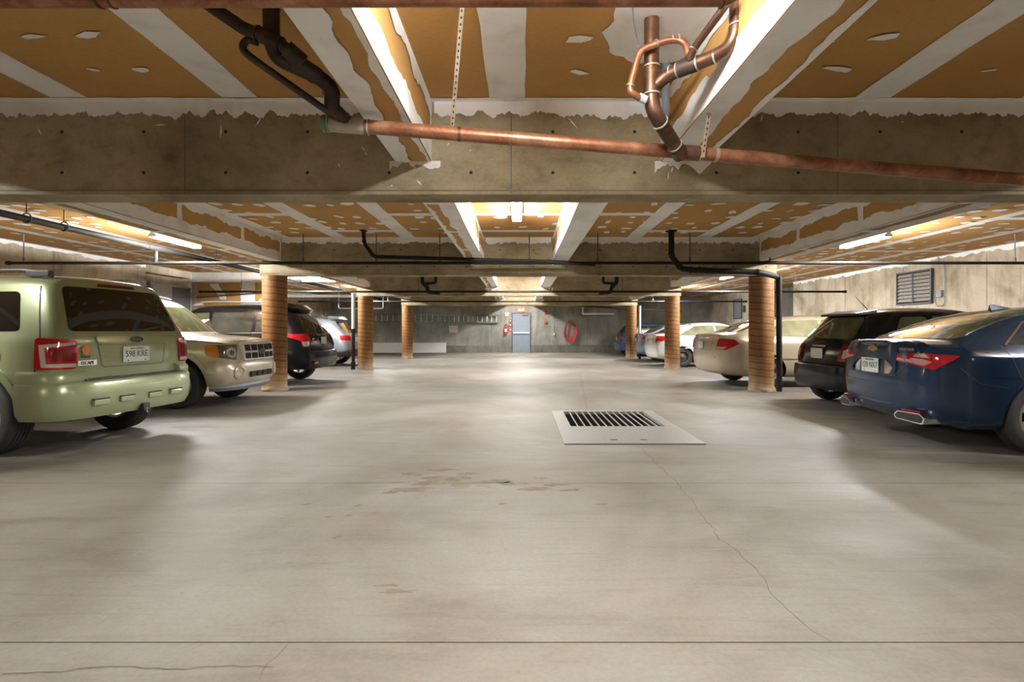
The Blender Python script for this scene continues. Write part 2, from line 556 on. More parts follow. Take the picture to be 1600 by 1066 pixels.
# ---- floor: concrete slabs parted by saw-cut joints
fl = MB().bounds(-11.2, 11.2, -8.3, BACK + 0.3, -0.9, -0.6)
floor = struct(fl.build('floor', 'dark_hole'))
GAP = 0.0032
PIT = (0.44, 1.86, 5.20, 7.34)
js = [-8.3, 1.896, 3.88, 9.60, 15.40, 21.20, BACK + 0.3]
for a, b in zip(js[:-1], js[1:]):
    y0, y1 = a + GAP, b - GAP
    if y0 < PIT[2] < y1:
        xs = [-11.2, PIT[0], PIT[1], 11.2]; ys = [y0, PIT[2], PIT[3], y1]
        m = MB()
        vs = [(x, y, z) for z in (0.0, -0.6) for y in ys for x in xs]
        fs = []
        for j in range(3):
            for i in range(3):
                if (i, j) == (1, 1): continue
                q = (j * 4 + i, j * 4 + i + 1, j * 4 + i + 5, j * 4 + i + 4)
                fs += [q, tuple(k + 16 for k in reversed(q))]
        ring_in = [5, 6, 10, 9]
        for k in range(4):
            p, q = ring_in[k], ring_in[(k + 1) % 4]
            fs.append((p, q, q + 16, p + 16))
        ring_out = [0, 1, 2, 3, 7, 11, 15, 14, 13, 12, 8, 4]
        for k in range(12):
            p, q = ring_out[k], ring_out[(k + 1) % 12]
            fs.append((q, p, p + 16, q + 16))
        m.add(vs, fs)
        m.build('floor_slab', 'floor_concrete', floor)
    else:
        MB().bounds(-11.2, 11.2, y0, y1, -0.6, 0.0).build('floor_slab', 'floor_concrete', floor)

def fpx(x, y):
    d = F_PX * EYE / (y - VPY)
    return Vector(((x - VPX) / F_PX * d, d, 0))

def crack(pts, w, seed):
    P = [fpx(*p) for p in pts]
    fine = []
    for a, b in zip(P[:-1], P[1:]):
        n = max(2, int((b - a).length / 0.035))
        for k in range(n):
            fine.append(a.lerp(b, k / n))
    fine.append(P[-1])
    vs = []
    for i, p in enumerate(fine):
        t = (fine[min(i + 1, len(fine) - 1)] - fine[max(i - 1, 0)]).normalized()
        s = Vector((-t.y, t.x, 0))
        q = p * 5 + Vector((seed, 0, 0))
        c = p + s * (noise.noise(q) * 0.035 + noise.noise(q * 4) * 0.016)
        ww = w * (0.55 + 0.9 * abs(noise.noise(q * 3)))
        vs += [c - s * ww + Vector((0, 0, 0.0012)), c + s * ww + Vector((0, 0, 0.0012))]
    fs = [(2 * i, 2 * i + 1, 2 * i + 3, 2 * i + 2) for i in range(len(fine) - 1)]
    MB().add(vs, fs).build('floor_crack', 'crack_dark', floor)
crack([(1000, 700), (1060, 757), (1092, 800), (1125, 840), (1170, 885), (1230, 945), (1262, 985), (1300, 1003)], 0.0028, 1)
crack([(0, 1056), (120, 1047), (190, 1040), (240, 1049), (330, 1040), (400, 1038), (430, 1042)], 0.0026, 5)
crack([(452, 1008), (425, 1037), (405, 1064)], 0.0022, 9)
crack([(917, 640), (912, 612), (905, 585)], 0.0035, 12)

# flaked sealer beside the second joint: ragged thin scabs
rf = random.Random(21)
fk = MB()
for px_, py_, hw_, hd_ in ((640, 766, 34, 3.2), (668, 756, 30, 3), (700, 748, 44, 3.5), (650, 741, 26, 2.6), (690, 735, 30, 2.4), (735, 740, 22, 2.4), (720, 758, 18, 2), (775, 752, 26, 2.6), (800, 756, 30, 2.4), (835, 764, 40, 2.8), (870, 758, 24, 2), (890, 766, 22, 2),
                           (845, 748, 14, 1.5), (610, 770, 14, 1.6), (785, 788, 8, 1.5), (560, 790, 7, 1.5), (515, 808, 9, 1.6), (545, 806, 8, 1.2), (480, 788, 10, 1.4), (585, 802, 5, 1.2), (940, 788, 10, 1.2), (455, 880, 8, 1.4), (528, 840, 9, 2), (620, 925, 34, 3.0), (605, 915, 24, 2.0)):
    c_ = fpx(px_, py_)
    a_ = hw_ / F_PX * c_.y * 0.8; b_ = (fpx(px_, py_ - hd_).y - c_.y)
    vs = []
    for i in range(26):
        t = 2 * math.pi * i / 26
        q = Vector((math.cos(t), math.sin(t), 0))
        r = 1 + 0.75 * noise.noise(q * 1.9 + Vector((px_, 0, 0))) + 0.35 * noise.noise(q * 6 + Vector((0, py_, 0)))
        vs.append((c_.x + q.x * a_ * r, c_.y + q.y * b_ * r + 0.25 * b_ * q.x, 0.0009))
    fk.add(vs, [tuple(range(26))])
tag(fk.build('flaked_sealer', 'flaked_floor', floor), kind='stuff')

# ---- ceiling: brown drywall with white filled joints
ceil = struct(MB().bounds(-11.2, 11.2, -8.3, BACK + 0.3, CEIL, CEIL + 0.25).build('ceiling', 'drywall_brown'))
DN, UPX, UPY = (0, 0, -1), (1, 0, 0), (0, 1, 0)
def bay_range(k):
    y0 = BEAMS[k] + BH
    y1 = BEAMS[k + 1] - BH if k + 1 < len(BEAMS) else BACK
    return y0, y1
bays = {k: bay_range(k) for k in range(5)}
bays[-1] = (-8.0, BEAMS[0] - BH)
sd = 0
for k, (y0, y1) in bays.items():
    xs = [-3.40, -2.11, -0.10, 2.65 if k == 0 else 2.13, 3.9 if k == 0 else 3.43]
    for x in xs:
        if x == -0.10 and k != 0: continue
        sd += 1
        mud(ceil, (x, y0, CEIL), (x, y1 - 0.075, CEIL), UPX, -0.135, 0.135, DN, seed=sd, jag_lo=0.005, jag_hi=0.005)
    for x in (-8.75, -7.45, -6.2, 6.2, 7.45, 8.75):
        sd += 1
        if k >= 0:
            mud(ceil, (x, y0 - 0.13, CEIL), (x, y1 + 0.13, CEIL), UPX, -0.11, 0.11, DN, seed=sd, seg=0.2, jag_lo=0.006, jag_hi=0.006)
    for s in (-1, 1):      # against the wall and the side bulkheads
        sd += 1
        mud(ceil, (s * (XW - 0.06), y0 - 0.13, CEIL), (s * (XW - 0.06), y1 + 0.13, CEIL), UPX, -0.07, 0.07, DN, seed=sd, seg=0.2)
        mud(ceil, (s * 4.42, y0, CEIL), (s * 4.42, y1, CEIL), UPX, -0.09, 0.10, DN, seed=sd + 50, seg=0.15, jag_lo=0.025)
    if k > 0:
        L = y1 - y0
        for f, segs in ((0.645, ((-4.4, -3.4), (-2.1, -0.7), (-0.7, 0.65), (0.9, 2.1))), (0.88, ((-3.4, -2.1), (-0.7, 0.65), (2.1, 3.4)))):
            for a, b in segs:
                sd += 1
                mud(ceil, (a, y0 + L * f, CEIL), (b, y0 + L * f, CEIL), UPY, -0.085, 0.085, DN, jag_lo=0.007, jag_hi=0.007, seed=sd)
        for f in (0.25, 0.7):
            for a, b in ((-9.8, -7.45), (-6.2, -5.0), (5.0, 6.2), (7.45, 9.8)):
                sd += 1
                mud(ceil, (a, y0 + L * f, CEIL), (b, y0 + L * f, CEIL), UPY, -0.085, 0.085, DN, jag_lo=0.007, jag_hi=0.007, seed=sd, seg=0.2)
    # narrow strip where the board meets the beams
    sd += 1
    if k < 4:
        mud(ceil, (BX0, y1 - 0.03, CEIL), (BX1, y1 - 0.03, CEIL), UPY, -0.04, 0.03, DN, seed=sd, jag_lo=0.012, jag_hi=0.0)
    # screw filler: small trowelled dabs
    rnd = random.Random(40 + k)
    m = MB()
    def dab(x, y, a, b, rot):
        n = 9
        vs = []
        for i in range(n):
            t = 2 * math.pi * i / n
            r = 1 + rnd.uniform(-0.25, 0.25)
            p = Vector((math.cos(t) * a * r, math.sin(t) * b * r, 0))
            p.rotate(Matrix.Rotation(rot, 3, 'Z'))
            vs.append((x + p.x, y + p.y, CEIL - 0.0095))
        m.add(vs, [tuple(range(n))])
    if k == 0:
        for px_, py_, a, b in ((50, 55, .075, .022), (138, 52, .085, .030), (147, 107, .04, .016), (222, 107, .06, .032), (904, 59, .085, .04), (905, 111, .065, .028),
                               (1380, 56, .085, .034), (1310, 106, .10, .034), (1545, 108, .05, .014), (1290, 62, .05, .02)):
            q = at(px_, py_, 1.76 * F_PX / (VPY - py_))
            dab(q.x, q.y, a, b, rnd.uniform(-0.3, 0.3))
    for row in range(int((y1 - y0) / 0.40)):
        yy = y0 + 0.2 + row * 0.40
        if k == 0 and yy > 2.3: continue
        x = -9.6
        while x < 9.6:
            x += rnd.uniform(0.22, 0.46)
            if rnd.random() < 0.78 and min(abs(x - q) for q in (-.82, 1.0, -4.7, 4.7)) > 0.35 and abs(x) < 9.6:
                dab(x, yy + rnd.uniform(-0.1, 0.1), rnd.uniform(0.04, 0.11), rnd.uniform(0.045, 0.11), rnd.uniform(-0.4, 0.4))
    tag(m.build('filler_dab', 'joint_mud', ceil), kind='stuff')
# big filler patch round the right-hand stack
vs = []
for i in range(46):
    t = 2 * math.pi * i / 46
    q = Vector((math.cos(t), math.sin(t), 0))
    r = 1 + 0.22 * noise.noise(q * 2.2) + 0.12 * noise.noise(q * 9)
    vs.append((0.86 + q.x * 0.36 * r, 2.98 + q.y * 0.42 * r, CEIL - 0.009))
MB().add(vs, [tuple(range(46))]).build('joint_compound', 'joint_mud', ceil)

# ---- concrete beams
hole_me = MB().lathe([(0.001, 0.0), (0.012, 0.0), (0.015, -0.003), (0.001, -0.003)], 10, Matrix.Rotation(math.pi / 2, 4, 'X')).mesh('tie_hole')
for bi, by in enumerate(BEAMS):
    names = ['behind the camera', 'nearest, crossing the whole top of the view', 'second, on the near columns', 'third, on the middle columns', 'farthest, on the last columns']
    m = MB().bounds(BX0, BX1, by - BH, by + BH, SOFFIT, CEIL)
    b = struct(m.build('concrete_beam', 'beam_concrete', bevel=0.008), 'bare concrete ceiling beam, ' + names[bi])
    front = by - BH
    box_gaps = [(-0.97, -0.66), (1.06, 1.42)] if bi == 1 else [(-1.02, -0.66), (0.58, 0.93)]
    # ragged filler along the top of the front face, between the bulkheads
    edges = [-4.50] + [e for g in box_gaps for e in g] + [4.50]
    for a, c in zip(edges[0::2], edges[1::2]):
        mud(b, (a, front, CEIL), (c, front, CEIL), DN, 0.0, 0.105, (0, -1, 0), jag_lo=0, jag_hi=0.028, seg=0.012, seed=bi + a, frq=11)
    for g in box_gaps:      # smears round the bulkhead ends
        mud(b, (g[0] - 0.03, front, 2.44), (g[1] + 0.05, front, 2.44), DN, 0.0, 0.045, (0, -1, 0), jag_lo=0, jag_hi=0.045, seg=0.02, seed=bi + 3.3, frq=8)
    if bi in (1, 2):
        for k in range(16):
            x = -4.14 + 0.627 * k
            for dz in (2.665, 2.352):
                if any(g[0] - 0.03 < x < g[1] + 0.03 and dz > 2.42 for g in box_gaps) or x > 4.7: continue
                h = link('tie_hole', hole_me, 'dark_hole', b)
                h.location = (x, front - 0.001, dz)
        for x in (-2.57, -0.07, 2.43):
            MB().bounds(x - 0.004, x + 0.004, front - 0.0015, front + 0.01, SOFFIT + 0.01, CEIL - 0.1).build('form_seam', 'kerb_concrete', b)
        MB().bounds(BX0 + .01, BX1 - .01, front - 0.003, front + 0.01, SOFFIT + 0.028, SOFFIT + 0.036).build('form_seam', 'kerb_concrete', b)

    if bi == 1:
        fk = MB(); rf = random.Random(11)
        for px_, py_, L_, a_ in ((404, 190, .10, 1.0), (568, 232, .05, -.9), (572, 240, .03, -.7), (530, 258, .05, -1.2), (895, 192, .12, -.85), (250, 195, .10, .05), (300, 175, .02, 0), (648, 262, .035, .9), (655, 285, .06, -.8), (612, 290, .015, 0),
                                 (700, 225, .02, .3), (735, 235, .015, .4), (1044, 275, .07, 1.5), (1050, 265, .05, 1.4), (1190, 185, .06, 1.4), (1410, 190, .02, 0), (345, 205, .12, 1.5), (62, 205, .07, -1.1)):
            c_ = at(px_, py_, front - 0.0025); t_ = Vector((math.cos(a_), 0, math.sin(a_))); n_ = Vector((-t_.z, 0, t_.x))
            w_ = rf.uniform(.004, .009)
            fk.add([c_ - t_ * L_ / 2, c_ - n_ * w_, c_ + t_ * L_ / 2, c_ + n_ * w_ * .6], [(0, 1, 2, 3)])
        tag(fk.build('plaster_fleck', 'joint_mud', b), kind='stuff')

# ---- drywall bulkheads boxed under the ceiling
def bulkhead(x0, x1, y0, y1, zb, inner, seed, label):
    o = struct(MB().bounds(x0, x1, y0, y1, zb, CEIL).build('ceiling_bulkhead', 'drywall_brown'), label)
    xi, nx = (x1, 1) if inner > 0 else (x0, -1)
    xo = x0 if inner > 0 else x1
    H = CEIL - zb
    N1, N2 = (nx, 0, 0), (-nx, 0, 0)
    # face towards the aisle middle: white bead below, brown band, filler above
    mud(o, (xi, y0, zb), (xi, y1, zb), (0, 0, 1), 0.0, H * 0.34, N1, jag_lo=0, jag_hi=0.03, seg=0.06, seed=seed)
    mud(o, (xi, y0, CEIL), (xi, y1, CEIL), DN, 0.0, H * 0.22, N1, jag_lo=0, jag_hi=0.045, seg=0.06, seed=seed + 1)
    mud(o, (xo, y0, zb), (xo, y1, zb), (0, 0, 1), 0.0, H * 0.25, N2, jag_lo=0, jag_hi=0.02, seg=0.1, seed=seed + 2)
    mud(o, (xo, y0, CEIL), (xo, y1, CEIL), DN, 0.0, H * 0.2, N2, jag_lo=0, jag_hi=0.03, seg=0.1, seed=seed + 3)
    # underside: white along both beads
    W = x1 - x0
    mud(o, (x0, y0, zb), (x0, y1, zb), UPX, 0.0, W * (0.50 if seed < 2 else 0.62 if (inner < 0 and abs(x0) < 4) else 0.16), DN, jag_lo=0, jag_hi=0.035, seg=0.05, seed=seed + 4, frq=2.0)
    mud(o, (x1, y0, zb), (x1, y1, zb), (-1, 0, 0), 0.0, W * (0.12 if seed < 2 else 0.52), DN, jag_lo=0, jag_hi=0.02, seg=0.05, seed=seed + 5)
    y = y0 + (1.1 if seed > 2 else 99)
    while y < y1 - 0.3:
        mud(o, (x0 + 0.01, y, zb), (x1 - 0.01, y, zb), UPY, -0.06, 0.06, DN, seed=seed + y, seg=0.03, jag_lo=0.03, jag_hi=0.03)
        mud(o, (xi, y, zb + 0.02), (xi, y, CEIL - 0.02), UPY, -0.05, 0.05, N1, seed=seed + y, seg=0.03)
        mud(o, (xo, y, zb + 0.02), (xo, y, CEIL - 0.02), UPY, -0.07, 0.07, N2, seed=seed + y, seg=0.03)
        y += 1.55
    # end bead against the beam
    mud(o, (xi, y1 - 0.03, zb), (xi, y1 - 0.03, CEIL), UPY, -0.035, 0.03, N1, jag_hi=0, seed=seed, seg=0.04)
    return o
BAYN = {-1: 'in the bay behind the camera', 0: 'in the nearest bay', 1: 'in the second bay', 2: 'in the third bay', 3: 'in the fourth bay', 4: 'in the last bay'}
for k, (y0, y1) in bays.items():
    l, r = ((-0.952, -0.684), (1.08, 1.40)) if k == 0 else ((-1.0, -0.69), (0.61, 0.90))
    bulkhead(l[0], l[1], y0, y1, 2.44 if k == 0 else 2.46, 1, 1 + k * 20, 'left middle drywall bulkhead under the ceiling ' + BAYN[k])
    bulkhead(r[0], r[1], y0, y1, 2.44 if k == 0 else 2.46, -1, 1.5 + k * 20, 'right middle drywall bulkhead under the ceiling ' + BAYN[k])
for s, nm in ((-1, 'left'), (1, 'right')):
    a, b = sorted((s * 4.52, s * 4.93))
    for k, (y0, y1) in bays.items():
        bulkhead(a, b, y0, y1, 2.465, -s, 5.0 + k * 20 + s, nm + ' side drywall bulkhead over the column line ' + BAYN[k])

# ---- walls
wl = struct(MB().bounds(-11.2, -XW, -8.3, 13.7, -0.1, CEIL).build('wall_left', 'wall_concrete'))
MB().bounds(-11.2, -10.2, 13.7, 15.9, -0.1, CEIL).build('recessed_panel', 'wall_concrete', wl)
MB().bounds(-10.2, -XW, 13.7, 15.9, 2.70, CEIL).build('header', 'wall_concrete', wl)
MB().bounds(-11.2, -XW, 15.9, BACK, -0.1, CEIL).build('far_panel', 'wall_concrete', wl)
mud(wl, (-XW, -8, CEIL), (-XW, 13.7, CEIL), DN, 0, 0.07, (1, 0, 0), jag_lo=0, jag_hi=0.04, seg=0.08, seed=3, frq=5)
wr = struct(MB().bounds(XW, 11.2, -8.3, 18.8, -0.1, CEIL).build('wall_right', 'wall_concrete'))
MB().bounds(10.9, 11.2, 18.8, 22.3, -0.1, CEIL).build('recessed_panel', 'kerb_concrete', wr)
MB().bounds(XW, 11.2, 22.3, BACK, -0.1, CEIL).build('far_panel', 'wall_concrete', wr)
mud(wr, (XW, -8, CEIL), (XW, 18.8, CEIL), DN, 0, 0.08, (-1, 0, 0), jag_lo=0, jag_hi=0.05, seg=0.08, seed=4, frq=5)
for y in (6.2, 8.6, 11.0, 13.4, 15.8, 18.2):
    MB().bounds(XW - 0.002, XW + 0.02, y - 0.006, y + 0.006, 0.0, CEIL - 0.12).build('form_seam', 'kerb_concrete', wr)
    if y < 13.5:
        MB().bounds(-XW - 0.02, -XW + 0.002, y - 0.006, y + 0.006, 0.0, CEIL - 0.12).build('form_seam', 'kerb_concrete', wl)
wb = struct(MB().bounds(-11.2, 11.2, BACK, BACK + 0.4, -0.1, CEIL).build('wall_back', 'back_concrete'))
for x in (-8.4, -5.9, -3.4, -1.5, 3.5, 5.3, 7.7):
    MB().bounds(x - 0.012, x + 0.012, BACK - 0.003, BACK + 0.02, 0.0, CEIL - 0.1).build('form_seam', 'kerb_concrete', wb)
MB().bounds(-XW, -0.42, BACK - 0.05, BACK + 0.02, 0.0, 0.36).build('kerb', 'kerb_concrete', wb)
MB().bounds(0.55, XW, BACK - 0.05, BACK + 0.02, 0.0, 0.40).build('kerb', 'kerb_concrete', wb)
struct(MB().bounds(-11.2, 11.2, -8.6, -8.0, -0.1, CEIL).build('wall_front', 'wall_concrete'))
# drywall partition at the end of the near left stalls
pt = struct(MB().bounds(-10.2, -7.30, 15.9, 16.05, 0.0, 2.62).build('wall_partition', 'drywall_brown'), 'brown drywall partition with white filler behind the left stalls')
mud(pt, (-8.35, 15.9, 0), (-8.35, 15.9, 2.62), UPX, -0.22, 0.22, (0, -1, 0), seed=2)
mud(pt, (-10.15, 15.9, 0), (-10.15, 15.9, 2.62), UPX, -0.05, 0.07, (0, -1, 0), seed=3)
mud(pt, (-8.6, 15.9, 1.55), (-7.3, 15.9, 2.45), (0, 0, 1), -0.12, 0.12, (0, -1, 0), seed=4, jag_lo=0.05, jag_hi=0.05)
mud(pt, (-9.4, 15.9, 2.58), (-9.1, 15.9, 2.1), UPX, -0.1, 0.12, (0, -1, 0), seed=7, jag_lo=0.06, jag_hi=0.06)
pb = struct(MB().bounds(-10.2, BX0, 15.62, 15.90, 2.62, CEIL).build('ceiling_bulkhead', 'joint_mud'), 'white soffit over the brown drywall partition on the left')

# ---- columns: concrete in spiral cardboard form tubes
def column_mesh():
    R, P = 0.222, 0.125
    seg, rows = 64, 150
    vs, fs = [], []
    for j in range(rows + 1):
        z = SOFFIT * j / rows
        for k in range(seg):
            a = 2 * math.pi * k / seg
            s = (z / P + a / (2 * math.pi)) % 1.0
            r = R + 0.0022 * (s if s < 0.9 else (1 - s) * 9)
            if z < 0.10:
                q = Vector((math.cos(a) * 2, math.sin(a) * 2, z * 14))
                r += (0.10 - z) * (0.16 + 0.28 * noise.noise(q))
            vs.append((r * math.cos(a), r * math.sin(a), z))
    for j in range(rows):
        for k in range(seg):
            k2 = (k + 1) % seg
            fs.append((j * seg + k, j * seg + k2, (j + 1) * seg + k2, (j + 1) * seg + k))
    fs += [tuple(range(seg - 1, -1, -1)), tuple(rows * seg + k for k in range(seg))]
    return MB().add(vs, fs).mesh('column')
cme = column_mesh()
ord_ = ['beside the camera', 'nearest in view', 'middle one', 'farthest']
for i, by in enumerate(BEAMS[1:]):
    for x, nm in zip(COLX, ('left', 'right')):
        c = link('column', cme, 'column_cardboard', None, True)
        c.location = (x, by, 0)
        c.rotation_euler.z = random.uniform(0, 6)
        struct(c, f'round column in a brown spiral cardboard tube, {nm} row, {ord_[i]}')

# ================================================================ floor drain
dr = tag(empty('floor_drain', (1.15, 6.27, 0)), 'steel drain cover with barred grate and checker plate in the aisle floor', 'drain cover')
ox, oy = 1.15, 6.27
def loc_bounds(x0, x1, y0, y1, z0, z1): return MB().bounds(x0 - ox, x1 - ox, y0 - oy, y1 - oy, z0, z1)
gx0, gx1, gy0, gy1 = 0.60, 1.72, 6.15, 7.26
loc_bounds(PIT[0], PIT[1], PIT[2], 6.09, -0.02, 0.010).build('checker_plate', 'plate_steel', dr)
fr = MB()
m4 = [(PIT[0], gx0, 6.09, PIT[3]), (gx1, PIT[1], 6.09, PIT[3]), (gx0, gx1, 6.09, gy0), (gx0, gx1, gy1, PIT[3])]
for i, q in enumerate(m4):
    loc_bounds(*q, -0.03, 0.008).build('frame_plate', 'plate_steel', dr)
n = 13
for i in range(1, n):
    x = gx0 + (gx1 - gx0) * i / n
    loc_bounds(x - 0.0055, x + 0.0055, gy0, gy1, -0.008, 0.006).build('grate_bar', 'grating_steel', dr)
for x in (0.97, 1.28):
    loc_bounds(x - 0.035, x + 0.035, 5.36, 5.385, 0.008, 0.0118).build('handle_slot', 'dark_hole', dr)
loc_bounds(PIT[0], PIT[1], PIT[2] - 0.02, PIT[2], -0.02, 0.002).build('edge_gap', 'dark_hole', dr)
pitm = MB().add([(x - ox, y - oy, z) for z in (-0.035, -0.5) for x, y in ((gx0, gy0), (gx1, gy0), (gx1, gy1), (gx0, gy1))],
                [(4, 5, 6, 7), (0, 1, 5, 4), (1, 2, 6, 5), (2, 3, 7, 6), (3, 0, 4, 7)])
pitm.build('pit', 'pit_dark', dr)

# ================================================================ lamps
def fixture(x, y0, z, label, glow='tube_glow', hw=0.075):
    o = tag(empty('fluorescent_light', (x, y0, z)), label, 'light', 'fluorescent strip lights')
    L = 1.22
    MB().box((0, L / 2, 0.05), (hw, L, 0.045)).build('housing', 'fixture_white', o, bevel=0.006)
    for s in (-1, 1):
        MB().tube([(s * 0.048, 0.03, 0), (s * 0.048, L - 0.03, 0)], 0.016, 8).build('tube', glow, o, True)
    for yy in (0.012, L - 0.012):
        MB().box((0, yy, 0.012), (0.12, 0.022, 0.05)).build('lamp_holder', 'fixture_white', o)
    for yy in (0.12, L - 0.12):
        top = CEIL - z
        if top > 0.09:
            MB().tube([(0, yy, 0.07), (0, yy, top)], 0.006, 6).build('hanger_rod', 'steel_dark', o)
    return o
P_ = 5.81
for k, nm in ((-1, 'behind the camera'), (0, 'just over the camera, out of view'), (1, 'over the middle of the second bay'), (2, 'over the middle of the third bay'), (3, 'over the middle of the fourth bay'), (4, 'nearest the exit door')):
    fixture(0.20 if k == 0 else -0.05, {-1: -5.3, 0: 1.0, 1: 6.60, 2: 13.45, 3: 19.3, 4: 24.7}[k], 2.80, 'twin tube strip light on the ceiling ' + nm, 'tube_glow_far' if k > 1 else 'tube_glow', 0.15)
for k, nm in ((-1, 'behind the camera'), (0, 'beside the nearest beam'), (1, 'in the second bay'), (2, 'in the third bay'), (3, 'in the fourth bay')):
    for s, sn in ((-1, 'left'), (1, 'right')):
        fixture(s * 6.02, 2.66 + P_ * k, 2.69, f'twin tube strip light hung over the {sn} parked cars {nm}', 'tube_glow_side' if k > 0 else 'tube_glow')

# ================================================================ plumbing near the camera
def piece(name, path, r, mat, parent, fil=0.05, seg=14):
    return MB().tube(fillet(path, fil) if len(path) > 2 else path, r, seg).build(name, mat, parent, True)
def collar(p, d, r, w, mat, parent, name='coupling'):
    d = Vector(d).normalized(); p = Vector(p)
    return MB().tube([p - d * w / 2, p + d * w / 2], r, 14).build(name, mat, parent, True)
def ring_on(p, d, r, parent, mat='solder'):
    d = Vector(d).normalized(); p = Vector(p)
    return MB().tube([p - d * 0.004, p + d * 0.004], r + 0.003, 14).build('solder_ring', mat, parent, True)
def strap(name, p0, p1, w, label, group=None, mat='steel_strap'):
    p0, p1 = Vector(p0), Vector(p1)
    t = (p1 - p0).normalized(); sx = Vector((1, 0, 0)); sx = (sx - t * sx.dot(t)).normalized(); nn = t.cross(sx)
    o = tag(empty(name, p0), label, 'strap', group)
    L = (p1 - p0).length
    vs = []
    for a in (0, L):
        for b in (-w / 2, w / 2):
            for c in (-0.0015, 0.0015):
                vs.append(t * a + sx * b + nn * c)
    MB().add(vs, [(0, 1, 3, 2), (4, 6, 7, 5), (0, 4, 5, 1), (2, 3, 7, 6), (0, 2, 6, 4), (1, 5, 7, 3)]).build('band', mat, o)
    hm = MB()
    M0 = frame_matrix((0, 0, 0), sx, t)
    nh = int(L / 0.032)
    side = -1 if nn.y > 0 else 1
    for k in range(nh):
        c = t * (0.02 + k * 0.032) + nn * (0.0022 * side)
        hm.prism([(0.0045 * math.cos(a * math.pi / 4), 0.0075 * math.sin(a * math.pi / 4)) for a in range(8)], -0.0004, 0.0004, Matrix.Translation(c) @ M0)
    tag(hm.build('punched_hole', 'dark_hole', o), kind='stuff')
    return o

# long copper main under the first beam
A0 = at(508, 193, 3.05); A1 = at(1600, 281, 3.30); dirA = (A1 - A0).normalized(); A2 = A1 + dirA * 1.3
main = tag(empty('copper_main_pipe', A0), 'long horizontal copper drain pipe hanging across the nearest concrete beam', 'pipe')
piece('pipe_run', [Vector((0, 0, 0)), A2 - A0], 0.0405, 'copper', main)
def on(x): return (A1 - A0) * ((x - 508) / (1600 - 508))
collar(on(540), dirA, 0.046, 0.20, 'solder', main); ring_on(on(571), dirA, 0.0455, main); ring_on(on(513), dirA, 0.047, main)
collar(on(508), dirA, 0.049, 0.022, 'green_cap', main, 'end_cap')
collar(on(1052), dirA, 0.045, 0.145, 'copper_dark', main); ring_on(on(1034), dirA, 0.045, main); ring_on(on(1071), dirA, 0.045, main)
collar(on(705), dirA, 0.043, 0.02, 'copper_dark', main, 'clamp'); collar(on(1097), dirA, 0.0435, 0.024, 'steel_strap', main, 'clamp')
strap('hanger_strap', at(723, -1, 2.75), at(706, 203, 3.09), 0.024, 'punched copper strap holding up the copper main near its middle', 'perforated hanger straps')
strap('hanger_strap', at(1128, 40, 2.985), at(1098, 246, 3.13), 0.024, 'punched grey strap holding up the copper main beside the right stack', 'perforated hanger straps')

# right-hand stack
top = at(1018, 28, 1.76 * F_PX / (VPY - 28))
S = tag(empty('copper_drain_stack', top), 'tangle of copper waste pipes dropping from the ceiling at right', 'pipe')
def rel(o, *pts): return [Vector(p) - Vector(o.location) for p in pts]
v0 = at(1018, 165, 2.93)
piece('vertical_pipe', rel(S, top, v0, at(1027, 184, 2.94), at(1064, 243, 3.17)), 0.0425, 'copper_dark', S, 0.09)
for y in (105, 148): ring_on(rel(S, at(1018, y, 2.925))[0], (0, 0, 1), 0.046, S)
collar(rel(S, at(1018, 127, 2.925))[0], (0, 0, 1), 0.0465, 0.15, 'copper_dark', S, 'wye')
dv = at(1064, 243, 3.17) - at(1027, 184, 2.94)
for t in (0.12, 0.72): ring_on(rel(S, at(1027, 184, 2.94) + dv * t)[0], dv, 0.045, S)
collar(rel(S, at(1027, 184, 2.94) + dv * 0.9)[0], dv, 0.0465, 0.07, 'copper_dark', S)
e0, e1, e2, e3, e4 = at(1022, 136, 2.92), at(1045, 115, 2.88), at(1120, 88, 2.70), at(1151, 66, 2.60), at(1152, -26, 2.60)
piece('branch_pipe', rel(S, e0, e1, e2, e3, e4), 0.0365, 'copper_dark', S, 0.10)
db = e2 - e1
for t in (0.05, 0.2, 0.62, 0.98): ring_on(rel(S, e1 + db * t)[0], db, 0.0385, S)
collar(rel(S, e1 + db * 0.4)[0], db, 0.041, 0.10, 'copper_black', S, 'tee')
ring_on(rel(S, at(1152, 40, 2.60))[0], (0, 0, 1), 0.0395, S); collar(rel(S, at(1152, 15, 2.60))[0], (0, 0, 1), 0.0395, 0.09, 'copper_dark', S)
tj = at(1076, 92, 2.76)
piece('vent_pipe', rel(S, tj, at(1088, 70, 2.70), at(1134, 8, 2.52), at(1142, -4, 2.50)), 0.0195, 'copper_dark', S, 0.03)
piece('loop_pipe', rel(S, at(1076, 88, 2.78), at(1071, 64, 2.80), at(1046, 61, 2.82), at(1012, 74, 2.85), at(999, 80, 2.86), at(983, 140, 2.88), at(990, 148, 2.88), at(1014, 160, 2.92)), 0.0185, 'copper', S, 0.05)
for p, d in ((at(1026, 68, 2.84), (1, 0, 0.4)), (at(1050, 61, 2.82), (1, 0, 0)), (at(1060, 61, 2.81), (1, 0, 0)), (at(985, 134, 2.88), (0.2, 0, 1)), (at(1083, 78, 2.72), (0.5, 0, .8))):
    ring_on(rel(S, p)[0], d, 0.021, S)
collar(rel(S, at(1004, 154, 2.90))[0], (0.8, 0, -0.35), 0.023, 0.05, 'grey_pipe', S)
g0 = at(1040, 100, 3.40); g0.z = CEIL
g = tag(empty('grey_plastic_pipe', g0), 'short grey plastic pipe behind the right copper stack', 'pipe')
piece('pipe_run', rel(g, g0, at(1040, 176, 3.40), at(1041, 186, 3.97)), 0.026, 'grey_pipe', g, 0.06)
